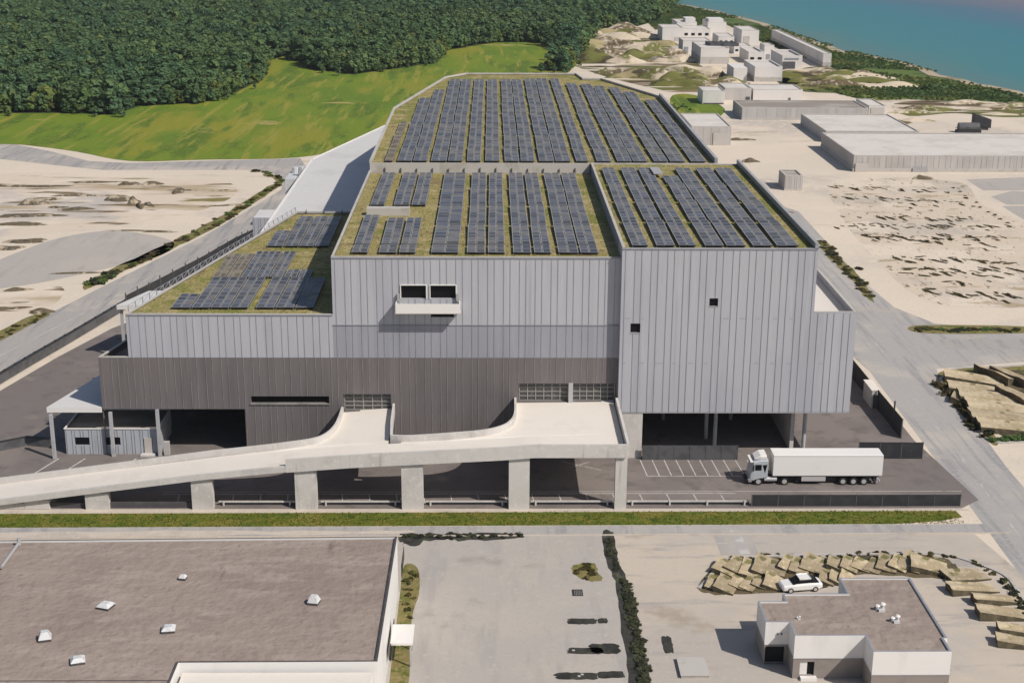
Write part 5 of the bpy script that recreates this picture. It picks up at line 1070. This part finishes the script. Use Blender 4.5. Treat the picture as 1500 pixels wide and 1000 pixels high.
rows = [((1218, 274), (1385, 280), 22, 'back'), ((1230, 289), (1405, 297), 32, 'second'), ((1310, 304), (1390, 306), 6, 'short third'), ((1255, 319), (1430, 321), 26, 'fourth'), ((1240, 331), (1455, 333), 46, 'fifth'), ((1255, 347), (1460, 350), 50, 'sixth'), ((1415, 360), (1450, 364), 5, 'short seventh'), ((1320, 380), (1480, 385), 26, 'eighth'), ((1320, 397), (1500, 402), 36, 'ninth'), ((1375, 412), (1440, 414), 5, 'short tenth'), ((1350, 428), (1490, 437), 24, 'front')]
for a, b, n, nm in rows:
    for p in along([a, b], n, 1.9):
        e = rnd.random()
        bush(p, rnd.uniform(.26, .66), rnd.choice(['leaf_brown', 'leaf_brown', 'leaf_dry']), f'small brown shrub in the {nm} row of the bare yard', f'shrubs in the {nm} row of the bare yard', 'dry_shrub', sx=rnd.uniform(1.4, 4.2), sz=.3, rz=rnd.choice([R(115), R(125), R(110), R(10)])+rnd.uniform(-.25, .25))
for p in along([(1395, 275), (1430, 300), (1470, 325), (1480, 335)], 12, .6): bush(p, rnd.uniform(.5, .9), 'leaf_dry', 'dry shrub along the diagonal track of the bare yard', 'shrubs along the diagonal track', sz=.4)
hp = [(917, 852), (924, 890), (931, 925), (938, 960), (946, 1010)]
for p in along(hp, 46, .14): bush(p, rnd.uniform(.6, .82), 'leaf_hedge', 'dark bush of the long hedge splitting the lower lots', 'bushes of the dark hedge', 'hedge_bush', 'hedge', sz=.38)
for p in along([(890, 786), (896, 812), (904, 838)], 12, .1): bush(p, rnd.uniform(.45, .6), 'leaf_hedge', 'low dark bush at the thin upper end of the hedge', 'low bushes at the upper end of the hedge', 'hedge_bush', 'hedge', sz=.4)
def ragged(pxs, amp, n=5):
    return [(p[0]+rnd.gauss(0, amp), p[1]+rnd.gauss(0, amp)) for p in smooth_poly(pxs, n)]
sheet('ground_and_shade_strip', ragged([(882, 780), (898, 780), (905, 815), (914, 840), (930, 880), (938, 930), (946, 960), (955, 1020), (925, 1020), (917, 960), (908, 900), (900, 850), (888, 820)], 1.2), .022, 'dark_ground_and_shade')  # shadow band of the hedge, painted as a flat dark strip
sheet('ground_and_shade_strip', ragged([(588, 783), (640, 782), (700, 781), (762, 782), (758, 788), (700, 790), (640, 791), (600, 797), (588, 795)], 1.6), .022, 'dark_ground_and_shade')
sheet('ground_and_shade_strip', ragged([(-30, 781), (200, 778), (400, 777), (580, 777), (580, 781), (300, 785), (-30, 788)], .8), .022, 'shoulder')
sheet('soil_and_gap_shade', ragged([(1022, 862), (1050, 826), (1075, 818), (1150, 816), (1250, 813), (1360, 812), (1400, 828), (1398, 846), (1340, 845), (1250, 842), (1200, 862), (1130, 868), (1060, 870)], 1.2), .021, 'soil_and_gap_shade')  # dark sheet under the slabs paints shade into their gaps
sheet('soil_and_gap_shade', ragged([(1386, 552), (1420, 548), (1510, 544), (1560, 560), (1560, 640), (1470, 640), (1430, 600), (1400, 572)], 1.0), .021, 'soil_and_gap_shade')  # same painted gap shade under the roadside stack
sheet('verge_soil', ragged([(840, 828), (856, 824), (872, 826), (876, 838), (882, 848), (862, 851), (846, 844), (838, 836)], .9), .021, 'dry_grass')
for p in along([(844, 840), (848, 831), (862, 829), (868, 838), (858, 846)], 16, .3): bush(p, rnd.uniform(.35, .6), 'leaf_dry', 'olive shrub on the island beside the dark hedge', 'shrubs on the hedge island', sz=.5)
for p in along([(603, 835), (598, 870), (595, 905)], 14, .3): bush(p, rnd.uniform(.35, .6), 'leaf_dry', 'olive tuft on the strip beside the flat-roofed hall', 'tufts beside the flat-roofed hall', 'grass_tuft', sz=.5)
sheet('verge_soil', smooth_poly([(592, 828), (612, 832), (614, 868), (603, 908), (597, 1010), (570, 1020), (580, 920), (586, 870)], 4), .019, 'dry_grass')
for p in along([(592, 786), (660, 786), (745, 786), (760, 783)], 22, .3): bush(p, rnd.uniform(.35, .6), 'leaf_hedge', 'dark low bush along the top of the grey lot', 'bushes along the top of the grey lot', sz=.6)
sheet('verge_soil', ragged([(-20, 508), (0, 500), (60, 468), (75, 458), (60, 456), (0, 484), (-20, 494)], .8), .012, 'dry_grass')
sheet('verge_soil', ragged([(128, 424), (170, 404), (235, 373), (300, 342), (345, 316), (388, 288), (412, 270), (414, 262), (400, 256), (385, 256), (404, 266), (378, 282), (338, 308), (290, 334), (225, 366), (160, 396), (124, 416)], .7), .012, 'dry_grass')
sheet('verge_soil', ragged([(1200, 352), (1214, 356), (1235, 382), (1255, 400), (1276, 430), (1280, 444), (1266, 432), (1246, 408), (1222, 386), (1204, 366)], .8), .012, 'dry_grass')
sheet('grass', smooth_poly([(985, 140), (1020, 140), (1062, 160), (1040, 178), (1012, 176), (985, 160)], 4), .03, 'meadow')
sheet('grass', smooth_poly([(1330, 480), (1360, 476), (1500, 478), (1520, 487), (1400, 489), (1345, 487)], 3), .02, 'dry_grass')
# coastal scrub and thicket right of the meadow (uncountable low cover)
sp = [bush_mesh(70+i, 3.2, 3.2, 'leaf_scrub', n=110, size=.6) for i in range(3)]
scrub_poly = cw+[g2(*p) for p in scrub_in]
so = []
for i, d in enumerate(sp):
    p = g2(1240+60*i, 104+14*i); o = bpy.data.objects.new('shrub', d); COL.objects.link(o); o.location = (*p, 0); tag(o, f'rounded green shrub in the shore scrub, {["left", "middle", "right"][i]} one of three taller ones', 'shrub'); o.scale = (.8, .8, .7); so.append(o)
spts = []
xs_ = [p[0] for p in scrub_poly]; ys_ = [p[1] for p in scrub_poly]
while len(spts) < 9000:
    p = (rnd.uniform(min(xs_), min(330, max(xs_))), rnd.uniform(min(ys_), max(ys_)))
    if inside(p, scrub_poly) and math.sin(p[0]*.06+2*math.sin(p[1]*.031))+math.sin(p[1]*.045+p[0]*.02) > -1.1: spts.append(p)
scatter('coastal_scrub', spts, so, .1, .30, 'low green scrub covering the strip along the shore', 'scrub')
mpts = []
for (a, b, w, n) in ((985, 160, 30, 40), (1300, 133, 60, 40), (1400, 140, 60, 40)):
    for _ in range(n): q = g2(a+rnd.gauss(0, w/3), b+rnd.gauss(0, 3)); mpts.append(q)
scatter('ground_cover', [p for p in mpts if p[1] < 560 and p[0] > 60], so, .1, .26, 'patchy green ground cover near the storage boxes', 'ground cover')
# verge grass blades
vg = MB()
for _ in range(6500):
    x = rnd.uniform(-62, 55.2); y0 = 150.2+(x+80)/137*1.0; y = y0+rnd.random()*3.7
    for k in range(2):
        a = rnd.uniform(0, 6.28); l = rnd.uniform(.06, .2); w = .06; dx, dy = math.cos(a), math.sin(a); bx, by = x+rnd.gauss(0, .08), y+rnd.gauss(0, .08)
        vg.face([(bx-dx*w, by-dy*w, .02), (bx+dx*w, by+dy*w, .02), (bx+dy*.1, by-dx*.1, l)])
tag(vg.build('grass', 'grass_blade'), 'short green grass on the verge in front of the ramp', 'grass', kind='stuff')
hz = MB(); hz.box(-1500, 1500, -60, 1900, -1.0, 75)
hm = bpy.data.materials.new('haze'); hm.use_nodes = True; hn = hm.node_tree; hn.nodes.remove(hn.nodes['Principled BSDF'])
pv = hn.nodes.new('ShaderNodeVolumePrincipled'); pv.inputs['Color'].default_value = (.90, .94, 1, 1); pv.inputs['Density'].default_value = .00007; pv.inputs['Anisotropy'].default_value = .2
hn.links.new(pv.outputs[0], hn.nodes['Material Output'].inputs['Volume']); MATS['haze'] = hm
tag(hz.build('haze', 'haze'), 'thin pale haze in the air over the whole site', 'haze', kind='stuff')
# ================================================================== LIGHT, SKY, CAMERA
ld = Vector((-.80, .60, -1)).normalized()
sun = bpy.data.lights.new('sun', 'SUN'); sun.energy = 4.2; sun.angle = R(.55); sun.color = (1, .945, .865)
so_ = bpy.data.objects.new('sun', sun); COL.objects.link(so_); so_.rotation_euler = ld.to_track_quat('-Z', 'Y').to_euler(); so_.location = (60, 0, 120)
W = bpy.data.worlds.new('World'); SC.world = W; W.use_nodes = True; nt = W.node_tree; bg = nt.nodes['Background']
sky = nt.nodes.new('ShaderNodeTexSky'); sky.sky_type = 'NISHITA'; sky.sun_disc = False
sky.sun_elevation = math.asin(-ld.z); sky.sun_rotation = math.atan2(-ld.x, -ld.y); sky.air_density = 1.0; sky.dust_density = 1.2
nt.links.new(sky.outputs[0], bg.inputs[0]); bg.inputs[1].default_value = .075
cam = bpy.data.cameras.new('camera'); co = bpy.data.objects.new('camera', cam); COL.objects.link(co)
cam.sensor_width = 36; cam.lens = 36*F/1500; cam.clip_end = 6000; cam.clip_start = 1
M = Matrix(((RT[0], UP[0], -fw[0], 0), (RT[1], UP[1], -fw[1], 0), (RT[2], UP[2], -fw[2], H), (0, 0, 0, 1)))
co.matrix_world = M; SC.camera = co
SC.view_settings.view_transform = 'Standard'; SC.view_settings.look = 'None'; SC.view_settings.exposure = 0.0; SC.view_settings.gamma = 1
SC.cycles.max_bounces = 5
